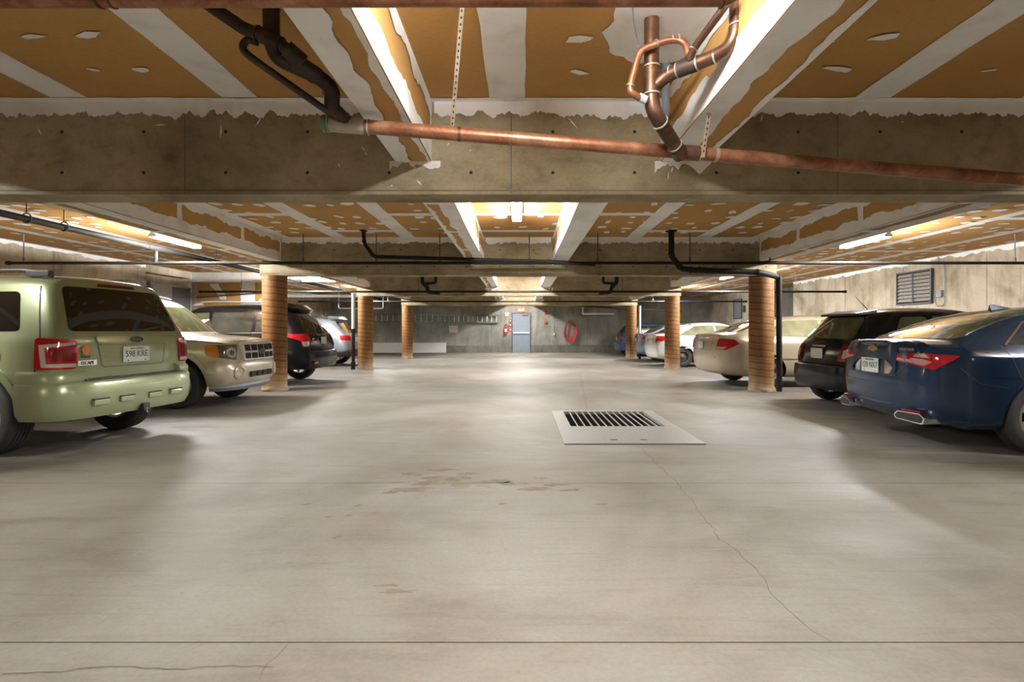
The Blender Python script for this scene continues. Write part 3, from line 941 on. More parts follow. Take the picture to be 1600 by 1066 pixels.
tag(MB().tube([at(988, 3, 2.76), at(990, 35, 2.78), at(997, 72, 2.83)], 0.003, 6).build('hanger_wire', 'steel_dark'), 'thin dark wire holding the small copper loop', 'wire')

# copper pipe along the very top of the view
p0, p1 = at(-60, -1, 1.93), at(1146, -3, 1.93)
T = tag(empty('copper_cross_pipe', p0), 'copper pipe running along the very top of the view', 'pipe')
piece('pipe_run', rel(T, p0, p1, p1 + Vector((0.035, 0, 0.10)), Vector((p1.x + 0.035, p1.y, CEIL))), 0.0295, 'copper', T, 0.05)
for x in (155, 175, 1128): ring_on(rel(T, at(x, -1.5, 1.93))[0], (1, 0, 0), 0.0305, T, 'copper_dark')

# left-hand dark stack
l0 = at(424, 6, 1.76 * F_PX / (VPY - 6))
Lk = tag(empty('blackened_drain_stack', l0), 'blackened copper waste pipes dropping from the ceiling at left', 'pipe')
piece('vertical_pipe', rel(Lk, l0, at(424, 62, 2.80), at(432, 90, 2.84), at(462, 104, 2.88), at(500, 121, 2.95), at(521, 140, 2.98), at(517, 166, 3.0), at(530, 181, 3.03), on(545) + A0), 0.043, 'copper_black', Lk, 0.07)
piece('branch_pipe', rel(Lk, at(290, -18, 2.66), at(336, 14, 2.66), at(384, 47, 2.70), at(402, 52, 2.72), at(444, 72, 2.76), at(470, 98, 2.82), at(498, 116, 2.92)), 0.033, 'copper_black', Lk, 0.06)
for a, b, r in (((400, 51), (440, 70), 0.040), ((447, 76), (474, 99), 0.046)):
    q0, q1 = at(*a, 2.73), at(*b, 2.78); collar(rel(Lk, (q0 + q1) / 2)[0], q1 - q0, r, (q1 - q0).length, 'copper_black', Lk, 'fitting')
for p, d, r in ((at(403, 53, 2.72), (1, 0, -.4), .041), (at(439, 71, 2.76), (1, 0, -.5), .042), (at(452, 98, 2.87), (1, 0, -.4), .045), (at(489, 116, 2.93), (1, 0, -.45), .046), (at(517, 146, 3.0), (0, 0, 1), .046)):
    ring_on(rel(Lk, p)[0], d, r, Lk, 'copper_dark')
piece('return_pipe', rel(Lk, at(402, 66, 2.74), at(386, 61, 2.74), at(377, 74, 2.74), at(388, 87, 2.76), at(506, 170, 2.98), at(528, 184, 3.03)), 0.0195, 'copper_black', Lk, 0.06)
wy = at(543, 191, 3.06)
collar(rel(Lk, at(530, 180, 3.04))[0], at(545, 192, 3.06) - at(520, 168, 3.02), 0.046, 0.05, 'solder', Lk, 'wye')

# ================================================================ pipes farther in
def rod(x, y, z0, o):
    MB().tube([(x, y, z0), (x, y, CEIL)], 0.010, 6).build('hanger_rod', 'steel_dark', o)
def cross_main(y, z, x0, x1, r, rods, label):
    o = tag(empty('sprinkler_pipe', (0, 0, 0)), label, 'pipe', 'sprinkler mains across the bays')
    MB().tube([(x0, y, z), (x1, y, z)], r, 10).build('pipe_run', 'black_pipe', o, True)
    for x in (x0, x1):
        MB().tube([(x - 0.03, y, z), (x + 0.03, y, z)], r + 0.012, 10).build('end_cap', 'black_pipe', o, True)
    for x in rods:
        rod(x, y, z, o)
        MB().tube([(x, y, z - 0.02), (x, y, z + 0.10)], 0.018, 8).build('hanger_clamp', 'steel_dark', o, True)
    return o
cross_main(9.42, 2.372, -9.30, 9.22, 0.028, [(x - VPX) / F_PX * 9.42 for x in (37, 473.5, 588, 687, 827, 934, 1078, 1203, 1586)], 'black sprinkler main crossing in front of the second beam')
cross_main(15.25, 2.29, -9.4, 9.55, 0.032, (-8.2, -3.0, 0.9, 3.0, 8.1), 'black sprinkler main crossing in front of the third beam')
cross_main(21.1, 2.33, -9.0, 9.2, 0.032, (-5.4, -1.5, 1.6, 5.4), 'black sprinkler main crossing in front of the farthest beam')
o = tag(empty('sprinkler_feed_pipe', (-6.62, 2.0, 2.64)), 'thick black sprinkler feed pipe running along above the left cars', 'pipe')
MB().tube([(0, 0, 0), (0, 23.6, 0)], 0.047, 12).build('pipe_run', 'black_pipe', o, True)
for y in (6.95 - 2, 7.52 - 2, 11.3 - 2, 13.6 - 2, 19 - 2):
    rod_y = y
    MB().tube([(0, rod_y, 0.08), (0, rod_y, CEIL - 2.64)], 0.007, 6).build('hanger_rod', 'steel_dark', o)
    MB().tube([(0.062 * math.cos(a), rod_y, 0.012 + 0.066 * math.sin(a)) for a in [2 * math.pi * k / 16 for k in range(16)]], 0.009, 6, closed=True).build('ring_hanger', 'steel_dark', o, True)
MB().tube([(0, 9.42 - 2, 0), (0, 9.42 - 2, 2.372 - 2.64)], 0.03, 10).build('drop_tee', 'black_pipe', o, True)
MB().tube([(0, 9.2 - 2, 0), (0, 9.64 - 2, 0)], 0.056, 12).build('drop_fitting', 'black_pipe', o, True)
c = tag(empty('electrical_conduit', (6.02, 3.95, 2.76)), 'grey conduit feeding the strip light over the right cars', 'conduit')
MB().tube([(0, 0, 0), (0, 4.50, 0)], 0.013, 8).build('pipe_run', 'galvanised', c, True)
# black branch drains in the second bay
def drain(label, pts, r, mat='black_pipe', rings=(), name='black_drain_pipe', fil=0.06):
    o = tag(empty(name, pts[0]), label, 'pipe')
    P = [Vector(p) - Vector(pts[0]) for p in pts]
    piece('pipe_run', P, r, mat, o, fil)
    for i in range(1, len(P) - 1):
        MB().tube([P[i] + (P[i - 1] - P[i]).normalized() * fil * 0.7, P[i] + (P[i - 1] - P[i]).normalized() * fil * 0.4], r * 1.22, 12).build('coupling', mat, o, True)
    q = P[0]
    MB().lathe([(0.001, 0), (r * 2.1, 0), (r * 2.1, -0.012), (0.001, -0.012)], 16, Matrix.Translation(q)).build('flange', mat, o)
    return o
q = at(568, 360, 9.08); q.z = CEIL
drain('black drain pipe bending along below the second bay ceiling at left', [q, at(569, 380, 9.08), at(584, 401, 9.08), at(600, 401.6, 9.08), at(790, 407, 9.08), at(862, 409, 9.08), at(930, 413.5, 9.08)], 0.033)
q = at(1049, 362, 9.12); q.z = CEIL
drain('black drain pipe dropping to the floor beside the near right column', [q, at(1049, 400, 9.12), at(1064, 420, 9.14), at(1082, 422, 9.15), at(1186, 425.5, 9.25), at(1217, 433, 9.48), Vector((4.745, 9.50, 0.03))], 0.05)
o = tag(empty('floor_drain_pipe', (-4.93, 15.30, 0)), 'pale topped drain pipe standing beside the middle left column', 'pipe')
MB().tube([(0, 0, 0), (0, 0, 1.2)], 0.05, 12).build('lower_pipe', 'black_pipe', o, True)
MB().tube([(0, 0, 1.2), (0, 0, 2.25)], 0.05, 12).build('upper_pipe', 'white_pipe', o, True)
MB().tube([(0, 0, 0.0), (0, 0, 0.22)], 0.068, 12).build('coupling', 'black_pipe', o, True)
o = tag(empty('floor_drain_pipe', (4.86, 21.1, 0)), 'pale topped drain pipe standing beside the farthest right column', 'pipe')
MB().tube([(0, 0, 0), (0, 0, 1.0)], 0.055, 12).build('lower_pipe', 'black_pipe', o, True)
MB().tube([(0, 0, 1.0), (0, 0, 2.15)], 0.05, 12).build('upper_pipe', 'white_pipe', o, True)
# drains hanging in front of the third beam
for s, nm in ((-1, 'left'), (1, 'right')):
    x = s * 2.72 - (0.1 if s < 0 else -0.05)
    drain(f'black trap and drain hanging in front of the third beam at {nm}', [(x, 14.9, CEIL), (x, 14.9, 2.52), (x + s * -0.15, 14.9, 2.40), (x + s * -0.15, 14.95, 2.26), (x + s * -0.5, 14.95, 2.22), (x + s * 2.0, 15.0, 2.19)][:5], 0.055)
    drain(f'loop of black pipe beside the {nm} drain of the third beam', [(x - s * 0.42, 14.7, CEIL), (x - s * 0.42, 14.7, 2.50), (x - s * 0.1, 14.75, 2.48)], 0.04)
drain('pale pipe run below the far left ceiling', [(-8.8, 17.6, CEIL), (-8.8, 17.6, 2.32), (-4.98, 17.6, 2.32), (-4.98, 17.6, 2.60)], 0.05, 'white_pipe', name='pale_drain_pipe')
drain('pale pipe run below the farthest left ceiling', [(-8.2, 23.4, CEIL), (-8.2, 23.4, 2.15), (-6.2, 23.4, 2.15), (-6.2, 23.4, CEIL)], 0.035, 'galvanised', name='pale_drain_pipe')
drain('thin dark pipe below the farthest right ceiling', [(1.95, 22.2, CEIL), (1.95, 22.2, 2.30), (2.2, 22.2, 2.24), (5.0, 22.4, 2.06), (7.0, 22.6, 2.0)], 0.03, 'black_pipe', name='dark_drain_pipe')
drain('pale pipe on the far wall above the right cars', [(3.2, 26.6, CEIL), (3.2, 26.6, 2.0), (4.8, 26.6, 2.0)], 0.04, 'white_pipe', name='pale_drain_pipe')

# ================================================================ things on the walls
# louvred vent, its box and conduit on the right wall
v = tag(empty('louvre_vent', (XW, 12.99, 1.80)), 'metal louvred wall vent above the small black hatchback', 'vent')
VW, VH = 1.16, 0.84
for y0_, y1_, z0_, z1_ in ((-VW / 2, VW / 2, 0, 0.035), (-VW / 2, VW / 2, VH - 0.035, VH), (-VW / 2, -VW / 2 + 0.035, 0.035, VH - 0.035), (VW / 2 - 0.035, VW / 2, 0.035, VH - 0.035)):
    MB().bounds(-0.07, 0, y0_, y1_, z0_, z1_).build('frame_bar', 'steel_dark', v)
MB().bounds(-0.008, 0, -VW / 2 + 0.035, VW / 2 - 0.035, 0.035, VH - 0.035).build('backing', 'dark_hole', v)
for k in range(8):
    z = 0.08 + k * (VH - 0.12) / 8 + 0.03
    MB().box((-0.036, 0, z), (0.088, VW - 0.075, 0.006), Matrix.Rotation(math.radians(-58), 3, 'Y')).build('slat', 'louvre_metal', v)
MB().bounds(-0.082, -0.066, -0.012, 0.012, 0.05, VH - 0.05).build('linkage_bar', 'steel_dark', v)
for k in range(4):
    MB().box((-0.078, 0.0, 0.14 + k * 0.19), (0.02, 0.09, 0.025)).build('link_clip', 'steel_dark', v)
b_ = tag(empty('junction_box', (XW, 12.2, 1.93)), 'small grey electrical box with a conduit loop beside the wall vent', 'electrical box')
MB().bounds(-0.07, 0, -0.08, 0.08, 0, 0.16).build('box', 'cabinet_grey', b_, bevel=0.006)
MB().tube(fillet([(-0.03, 0.1, 0.08), (-0.03, 0.16, 0.08), (-0.03, 0.16, -0.2), (-0.03, -0.14, -0.2), (-0.03, -0.14, 0.75), (-0.03, 0.05, 0.85), (-0.03, 0.05, 0.97)], 0.12), 0.013, 8).build('conduit', 'galvanised', b_, True)
w2 = tag(empty('framed_notice', (XW, 23.55, 1.70)), 'dark framed board on the far right wall beside a small switch', 'board')
MB().bounds(-0.03, 0, -0.42, 0.42, 0, 0.86).build('panel', 'cabinet_grey', w2)
for y0_, y1_, z0_, z1_ in ((-.44, .44, -.02, .02), (-.44, .44, .84, .88), (-.44, -.40, .02, .84), (.40, .44, .02, .84)):
    MB().bounds(-0.05, 0, y0_, y1_, z0_, z1_).build('frame_bar', 'steel_dark', w2)
sw = tag(empty('switch_box', (XW, 22.85, 1.95)), 'small switch box right of the framed board', 'electrical box')
MB().bounds(-0.06, 0, -0.09, 0.09, 0, 0.3).build('box', 'steel_dark', sw, bevel=0.008)
MB().tube([(-0.02, 0, 0.3), (-0.02, 0, CEIL - 1.95)], 0.012, 6).build('conduit', 'galvanised', sw)
# cabinet and covered object in the left recess
cb = tag(empty('electrical_cabinet', (-10.2, 14.85, 1.2)), 'grey electrical cabinet in the left wall recess', 'cabinet')
MB().bounds(0, 0.22, -0.85, 0.85, 0.0, 1.25).build('body', 'cabinet_grey', cb, bevel=0.01)
MB().bounds(0.22, 0.235, -0.80, -0.02, 0.05, 1.2).build('door', 'cabinet_grey', cb)
MB().bounds(0.22, 0.235, 0.02, 0.80, 0.05, 1.2).build('door', 'cabinet_dark', cb)
arc = [(0.0, 0.0)] + [(0.95 * math.sin(a), 0.95 * math.cos(a) * 0.86) for a in [math.pi / 2 * k / 10 for k in range(11)]]
M = frame_matrix((-9.90, 14.55, 1.25), (0, 1, 0), (0, 0, 1))
cv = tag(MB().prism(arc, -0.05, 0.05, M).build('curved_panel', 'cover_dark'), 'dark panel with a rounded corner leaning before the grey cabinet', 'panel')
bb = tag(empty('left_wall_bracket', (-9.0, 15.86, 0)), 'thin dark pipe with a slanted brace on the drywall partition', 'pipe')
MB().tube([(-0.9, 0, 2.16), (1.6, 0, 2.34)], 0.018, 8).build('brace', 'steel_dark', bb, True)

# ---- back wall
Yb = BACK
def bx(x): return (x - VPX) / F_PX * Yb
def bz(y): return EYE + (VPY - y) / F_PX * Yb
d1 = struct(empty('door_1', (bx(814.5), Yb, 0)), 'grey metal exit door with a white push bar in the far wall')
DW, DH = 0.90, 2.03
MB().bounds(-DW / 2, DW / 2, -0.05, 0.02, 0, DH).build('leaf', 'door_grey', d1, bevel=0.004)
MB().bounds(-DW / 2 - 0.05, -DW / 2, -0.07, 0.02, 0, DH + 0.05).build('jamb', 'cabinet_dark', d1)
MB().bounds(DW / 2, DW / 2 + 0.05, -0.07, 0.02, 0, DH + 0.05).build('jamb', 'cabinet_dark', d1)
MB().bounds(-DW / 2, DW / 2, -0.07, 0.02, DH, DH + 0.05).build('door_head', 'cabinet_dark', d1)
MB().bounds(-DW / 2 + 0.03, DW / 2 - 0.02, -0.12, -0.06, 1.0, 1.07).build('push_bar', 'white_paint', d1, bevel=0.01)
MB().bounds(0.05, 0.40, -0.11, -0.05, 1.92, 1.99).build('door_closer', 'steel_dark', d1)
ex = tag(empty('exit_sign', (bx(814.5), Yb - 0.08, 2.12)), 'red lit EXIT sign over the far door', 'sign')
MB().bounds(-0.19, 0.19, -0.04, 0.06, 0, 0.2).build('case', 'exit_glow', ex, bevel=0.008)
lettering('EXIT', 0.16, 'exit_letters', ex, frame_matrix((0, -0.045, 0.1), (1, 0, 0), (0, 0, 1)))
el = tag(empty('emergency_light', (bx(792), Yb, bz(494))), 'small white emergency light left of the far door', 'light')
MB().bounds(-0.09, 0.09, -0.10, 0, 0, 0.10).build('case', 'white_paint', el, bevel=0.008)
for s in (-1, 1):
    MB().lathe([(0.001, 0), (0.05, 0), (0.045, -0.05), (0.02, -0.07), (0.001, -0.07)], 12, Matrix.Translation((s * 0.07, -0.08, 0.14)) @ Matrix.Rotation(math.radians(-90), 4, 'X')).build('lamp_head', 'white_paint', el, True)
ext = tag(empty('fire_extinguisher', (bx(790.5), Yb - 0.10, bz(522))), 'red fire extinguisher hanging left of the far door', 'extinguisher')
MB().lathe([(0.001, 0.0), (0.07, 0.0), (0.085, 0.03), (0.085, 0.34), (0.06, 0.40), (0.025, 0.42), (0.025, 0.46), (0.001, 0.46)], 16).build('cylinder', 'red_plastic', ext, True)
MB().lathe([(0.03, 0.42), (0.04, 0.44), (0.04, 0.50), (0.03, 0.52)], 10).build('valve', 'steel_dark', ext, True)
MB().tube(fillet([(0.03, 0, 0.47), (0.12, -0.02, 0.45), (0.13, -0.03, 0.15)], 0.06), 0.014, 8).build('hose', 'trim_black', ext, True)
MB().bounds(-0.06, 0.06, -0.09, -0.083, 0.12, 0.27).build('sticker', 'plate_white', ext)
for y, nm in ((501.5, 'upper'), (508, 'middle'), (515.5, 'lower')):
    p = tag(empty('fire_alarm_call_point', (bx(797.5), Yb, bz(y))), f'{nm} of three red alarm points beside the far door', 'fire alarm')
    MB().bounds(-0.075, 0.075, -0.05, 0, -0.08, 0.08).build('case', 'red_plastic', p, bevel=0.008)
    MB().bounds(-0.04, 0.04, -0.058, -0.05, -0.03, 0.03).build('cover', 'plate_white', p)
for x, y, nm in ((853, 489, 'high'), (853, 504.5, 'low')):
    p = tag(empty('alarm_bell', (bx(x), Yb, bz(y))), f'round red alarm bell right of the far door, {nm} one', 'bell')
    MB().lathe([(0.001, 0.09), (0.05, 0.085), (0.085, 0.05), (0.09, 0.0), (0.001, 0.0)], 16, Matrix.Rotation(math.radians(90), 4, 'X')).build('gong', 'red_plastic', p, True)
    MB().box((0, -0.01, 0.0), (0.1, 0.02, 0.2)).build('base', 'steel_dark', p)
pc = tag(empty('pull_cord_lamp', (bx(866), Yb - 0.05, bz(522))), 'small caged lamp hanging on a cord right of the far door', 'lamp')
MB().tube([(0, 0, 0.05), (0, 0, CEIL - bz(522))], 0.006, 6).build('cord', 'trim_black', pc)
MB().lathe([(0.001, -0.08), (0.03, -0.06), (0.045, 0.0), (0.03, 0.05), (0.001, 0.07)], 10).build('shade', 'white_paint', pc, True)
hs = tag(empty('hose_reel', (bx(891), Yb - 0.09, bz(516))), 'red hose coiled on a wall hook right of the far door', 'hose')
hs.location.y = Yb - 0.14
rnd = random.Random(3)
for k in range(6):
    a, b = 0.24 + 0.02 * k + rnd.uniform(-.01, .02), 0.46 + 0.015 * k
    MB().tube([(a * math.cos(t) + 0.02 * math.sin(3 * t), 0.05 - 0.02 * k, b * math.sin(t) - 0.02 * k) for t in [2 * math.pi * i / 28 for i in range(28)]], 0.018, 6, closed=True).build('hose_loop', 'hose_red', hs, True)
MB().tube(fillet([(0.05, 0, 0.42), (0.0, 0, 0.0), (-0.1, 0, -0.3), (0.12, 0, -0.4)], 0.1), 0.018, 6).build('hose_tail', 'hose_red', hs, True)
MB().box((0, 0.02, 0.47), (0.16, 0.16, 0.05)).build('hook', 'steel_dark', hs)
def ladder(x0, x1, y0, y1, off, label, rungs):
    a, b = bx(x0), bx(x1); z0, z1 = bz(y1), bz(y0)
    o = tag(empty('ladder', ((a + b) / 2, Yb - off, z0)), label, 'ladder', 'ladders hung on the far wall')
    L = b - a
    for z in (0.03, z1 - z0 - 0.03):
        MB().bounds(-L / 2, L / 2, -0.03, 0.03, z - 0.03, z + 0.03).build('rail', 'ladder_metal', o)
    for k in range(rungs):
        x = -L / 2 + 0.15 + (L - 0.3) * k / (rungs - 1)
        MB().tube([(x, 0, 0.03), (x, 0, z1 - z0 - 0.03)], 0.022, 8).build('rung', 'galvanised', o, True)
    for x in (-L / 3, L / 3):
        MB().box((x, off / 2 - 0.02, 0.0), (0.05, off, 0.04)).build('wall_hook', 'steel_dark', o)
ladder(684, 780, 492.5, 505, 0.12, 'long metal ladder hung level on the far wall near the door', 13)
ladder(585, 690, 491, 503.5, 0.22, 'second metal ladder hung level behind the last left column', 12)
nb = tag(MB().bounds(bx(702), bx(715), Yb - 0.05, Yb - 0.001, bz(520), bz(509)).build('notice_board', 'beige_board', bevel=0.006), 'square beige board on the far wall below the ladder', 'board')
pw = tag(MB().bounds(bx(583), bx(697.5), Yb - 0.42, Yb - 0.06, 0.0, bz(535.5)).build('storage_chest', 'white_paint', bevel=0.012), 'long low white chest standing against the far wall', 'chest')

# ================================================================ cars
# local frame of a car: x forward from the rear bumper, y to its left, z up from the floor
def row(xs, W, zb, zm, wsh, zsh, wb, zbelt, wr, ze, zr, crown=0.015):
    if not isinstance(xs, (list, tuple)): xs = [xs] * 9
    pr = [(0, zb), (W * 0.80, zb), (W * 0.975, zb + 0.07), (W, zm), (wsh, zsh), (wb, zbelt), (wr, ze), (wr * 0.80, zr), (0, zr + crown)]
    return [Vector((x, y, z)) for x, (y, z) in zip(xs, pr)]

class Car:
    def __init__(self, name, label, rows, paint_mat, pos, rz, wheels, bulge=(0.05, 0.06), wr=0.345, arch=0.40, creases=()):
        self.root = tag(empty(name, (pos[0], pos[1], 0), rz), label, 'car', 'parked cars')
        self.paint = paint_mat
        self.rows = rows
        n = len(rows)
        V, Fc = [], []
        idxL, idxR = [], []
        for r in rows:
            L, R = [], []
            for j, p in enumerate(r):
                V.append(p); L.append(len(V) - 1)
                if j in (0, 8): R.append(len(V) - 1)
                else:
                    V.append(Vector((p.x, -p.y, p.z))); R.append(len(V) - 1)
            idxL.append(L); idxR.append(R)
        for i in range(n - 1):
            for j in range(8):
                Fc.append((idxL[i][j], idxL[i + 1][j], idxL[i + 1][j + 1], idxL[i][j + 1]))
                Fc.append((idxR[i][j + 1], idxR[i + 1][j + 1], idxR[i + 1][j], idxR[i][j]))
        for i, sgn, bl in ((0, -1, bulge[0]), (n - 1, 1, bulge[1])):
            C = []
            for j in range(9):
                p = rows[i][j]
                if j in (0, 8): C.append(idxL[i][j])
                else:
                    V.append(Vector((p.x + sgn * bl, 0, p.z))); C.append(len(V) - 1)
            for j in range(8):
                for I in (idxL, idxR):
                    q = [I[i][j], C[j], C[j + 1], I[i][j + 1]]
                    out = []
                    for t in q:
                        if t not in out: out.append(t)
                    if len(out) >= 3: Fc.append(tuple(out))
        me = bpy.data.meshes.new('body_cage')
        me.from_pydata([tuple(v) for v in V], [], Fc); me.update()
        bm = bmesh.new(); bm.from_mesh(me)
        bmesh.ops.recalc_face_normals(bm, faces=bm.faces)
        cl = bm.edges.layers.float.new('crease_edge')
        bm.verts.ensure_lookup_table()
        for lev, val, r0, r1 in creases:
            for i in range(r0, min(r1, n - 1)):
                for I in (idxL, idxR):
                    e = bm.edges.get((bm.verts[I[i][lev]], bm.verts[I[i + 1][lev]]))
                    if e: e[cl] = val
        bm.to_mesh(me); bm.free()
        tmp = bpy.data.objects.new('body_cage', me); COL.objects.link(tmp)
        md = tmp.modifiers.new('s', 'SUBSURF'); md.levels = 3; md.render_levels = 3
        dg = bpy.context.evaluated_depsgraph_get()
        sm = bpy.data.meshes.new_from_object(tmp.evaluated_get(dg))
        self.bvh = BVHTree.FromPolygons([v.co.copy() for v in sm.vertices], [tuple(p.vertices) for p in sm.polygons])
        # wheel wells
        self.wheels = wheels
        tmp.modifiers.clear(); tmp.data = sm
        sm.materials.clear(); sm.materials.append(MATS[paint_mat]); sm.materials.append(MATS['arch_dark'])
        cut = MB()
        cb = bmesh.new()
        hw = max(p.y for r in rows for p in r)
        for wx in wheels:
            for s in (-1, 1):
                cut.lathe([(arch, -0.22), (arch, 0.22)], 40, Matrix.Translation((wx, s * (hw - 0.08), wr - 0.005)) @ Matrix.Rotation(math.pi / 2, 4, 'X'))
        cm = cut.mesh('well_cutter')
        cm.materials.append(MATS['arch_dark'])
        co = bpy.data.objects.new('well_cutter', cm); COL.objects.link(co)
        bo = tmp.modifiers.new('b', 'BOOLEAN'); bo.object = co; bo.operation = 'DIFFERENCE'; bo.solver = 'EXACT'; bo.material_mode = 'TRANSFER'
        dg = bpy.context.evaluated_depsgraph_get()
        fm = bpy.data.meshes.new_from_object(tmp.evaluated_get(dg))
        fm.name = 'body'
        bpy.data.objects.remove(tmp); bpy.data.objects.remove(co)
        fm.polygons.foreach_set('use_smooth', [True] * len(fm.polygons))
        fm.set_sharp_from_angle(angle=math.radians(40))
        self.body = bpy.data.objects.new('body', fm); COL.objects.link(self.body); self.body.parent = self.root
        self.hw = hw; self.wrad = wr; self.archr = arch

    VIEWS = {'R': ((0, 1, 0), (1, 0, 0)), 'F': ((0, 1, 0), (-1, 0, 0)), 'S+': ((1, 0, 0), (0, -1, 0)), 'S-': ((1, 0, 0), (0, 1, 0))}
    def patch(self, name, outline, view, mat, off=0.004, step=0.07, parent=None, thick=0.012, label=None):
        """a panel that follows the body: outline drawn in a view, dropped onto the surface, with an edge"""
        if view == 'T':
            u, v, d = Vector((1, 0, 0)), Vector((0, 1, 0)), Vector((0, 0, -1))
        elif isinstance(view, tuple):          # (angle from rear axis, side): oblique horizontal view
            ang, s = view
            d = Vector((math.cos(ang), -s * math.sin(ang), 0)); u = Vector((math.sin(ang), s * math.cos(ang), 0)); v = Vector((0, 0, 1))
        else:
            u, d = (Vector(q) for q in self.VIEWS[view]); v = Vector((0, 0, 1))
        bm = bmesh.new()
        bm.faces.new([bm.verts.new((a, b, 0)) for a, b in outline])
        a0, a1 = min(p[0] for p in outline), max(p[0] for p in outline)
        b0, b1 = min(p[1] for p in outline), max(p[1] for p in outline)
        for ax, lo, hi in ((0, a0, a1), (1, b0, b1)):
            n = int((hi - lo) / step)
            for k in range(1, n + 1):
                c = lo + (hi - lo) * k / (n + 1)
                co = Vector((c, 0, 0)) if ax == 0 else Vector((0, c, 0)); no = Vector((1, 0, 0)) if ax == 0 else Vector((0, 1, 0))
                bmesh.ops.bisect_plane(bm, geom=bm.verts[:] + bm.edges[:] + bm.faces[:], plane_co=co, plane_no=no)
        bmesh.ops.triangulate(bm, faces=bm.faces[:])
        bm.verts.index_update()
        front, back = [], []
        for vtx in bm.verts:
            o = u * vtx.co.x + v * vtx.co.y - d * 9
            h, nn, _, _ = self.bvh.ray_cast(o, d)
            if h is None:
                h, nn, _, _ = self.bvh.find_nearest(o + d * 9)
            if nn.dot(d) > 0: nn = -nn
            front.append(h + nn * off); back.append(h - nn * thick)
        n = len(front)
        fs = [tuple(x.index for x in f.verts) for f in bm.faces]
        # orient to face the viewer
        vs = front + back
        out = []
        for f in fs:
            a, b, c = (vs[i] for i in f[:3])
            if (b - a).cross(c - a).dot(d) > 0: f = tuple(reversed(f))
            out.append(f)
        be = [tuple(x.index for x in e.verts) for e in bm.edges if len(e.link_faces) == 1]
        out += [(a, b, b + n, a + n) for a, b in be]
        bm.free()
        me = bpy.data.meshes.new(name)
        me.from_pydata([tuple(p) for p in vs], [], out); me.update()
        o = link(name, me, mat, parent or self.root, True)
        if label: o['label'] = label
        return o
    def both(self, name, outline, mat, **kw):
        return [self.patch(name, outline, 'S+', mat, **kw), self.patch(name, outline, 'S-', mat, **kw)]
    def line(self, name, pts, view, w=0.008, mat='trim_black', **kw):
        """a narrow seam or trim strip along a polyline drawn in a view"""
        P = [Vector((*p, 0)) for p in pts]
        L, R = [], []
        for i, p in enumerate(P):
            t = (P[min(i + 1, len(P) - 1)] - P[max(i - 1, 0)]).normalized(); s = Vector((-t.y, t.x, 0)) * w / 2
            L.append((p + s)[:2]); R.append((p - s)[:2])
        kw.setdefault('off', 0.0025); kw.setdefault('thick', 0.004)
        return self.patch(name, L + R[::-1], view, mat, step=0.05, **kw)
    def hit(self, view, a, b):
        u, d = (Vector(q) for q in self.VIEWS[view])
        o = u * a + Vector((0, 0, b)) - d * 9
        h, nn, _, _ = self.bvh.ray_cast(o, d)
        return h if h is not None else o + d * 9
    def plate(self, s, y, z, view='R', ink='plate_ink', out=0.012, tilt=0.0):
        h = self.hit(view, y, z)
        sg = -1 if view == 'R' else 1
        x = h.x + sg * out
        M = frame_matrix((x, y, z), (0, -1 if view == 'R' else 1, 0), (tilt, 0, 1))
        pl = MB().prism(rpoly([(-0.152, -0.076), (0.152, -0.076), (0.152, 0.076), (-0.152, 0.076)], 0.015), -0.003, 0.003, M).build('licence_plate', 'plate_white', self.root)
        if s:
            lettering(s, 0.092, ink, pl, M @ Matrix.Translation((0, 0.0, 0.0035)), 'plate_number', 0.80)
            lettering('SASKATCHEWAN', 0.022, ink, pl, M @ Matrix.Translation((0, 0.057, 0.0035)), 'plate_province', 0.9)
        for a in (-0.1, 0.1):
            for b in (-0.062,):
                MB().lathe([(0.001, 0.003), (0.007, 0.003), (0.007, 0.005), (0.001, 0.005)], 8, M @ Matrix.Translation((a, b, 0))).build('plate_bolt', 'trim_black', pl)
        return pl
    def put_wheels(self, style, rim_mat, width=0.215, rim_r=0.225):
        tm, rm, hm = wheel_meshes(self.wrad, width, rim_r, style)
        for wx in self.wheels:
            for s in (-1, 1):
                w = link('wheel', tm, 'tyre_rubber', self.root, True)
                w.location = (wx, s * (self.hw - 0.03 - width / 2), self.wrad)
                w.rotation_euler = (0, 0.3 * wx, 0) if s < 0 else (0, 0.3 * wx, math.pi)
                r = link('rim', rm, rim_mat, w, True); link('hub_cap', hm, rim_mat, w, True)
    def box_part(self, name, c, s, mat, parent=None, bevel=0.0, M=None):
        return MB().box(c, s, M).build(name, mat, parent or self.root, bevel=bevel)
    def bumper(self, name, path, prof, mat, seg_r=0.12):
        """sweep a closed profile (out, z) round a plan path (x, y); outward is to the right of travel"""
        P = [Vector((*p, 0)) for p in path]
        P = fillet(P, seg_r, 6)
        vs, fs = [], []
        n, m = len(P), len(prof)
        for i, p in enumerate(P):
            t = (P[min(i + 1, n - 1)] - P[max(i - 1, 0)]).normalized()
            o = Vector((t.y, -t.x, 0))
            for a, z in prof:
                vs.append(p + o * a + Vector((0, 0, z)))
        for i in range(n - 1):
            for j in range(m):
                k = (j + 1) % m
                fs.append((i * m + j, i * m + k, (i + 1) * m + k, (i + 1) * m + j))
        fs += [tuple(range(m - 1, -1, -1)), tuple((n - 1) * m + j for j in range(m))]
        return MB().add(vs, fs).build(name, mat, self.root, True)

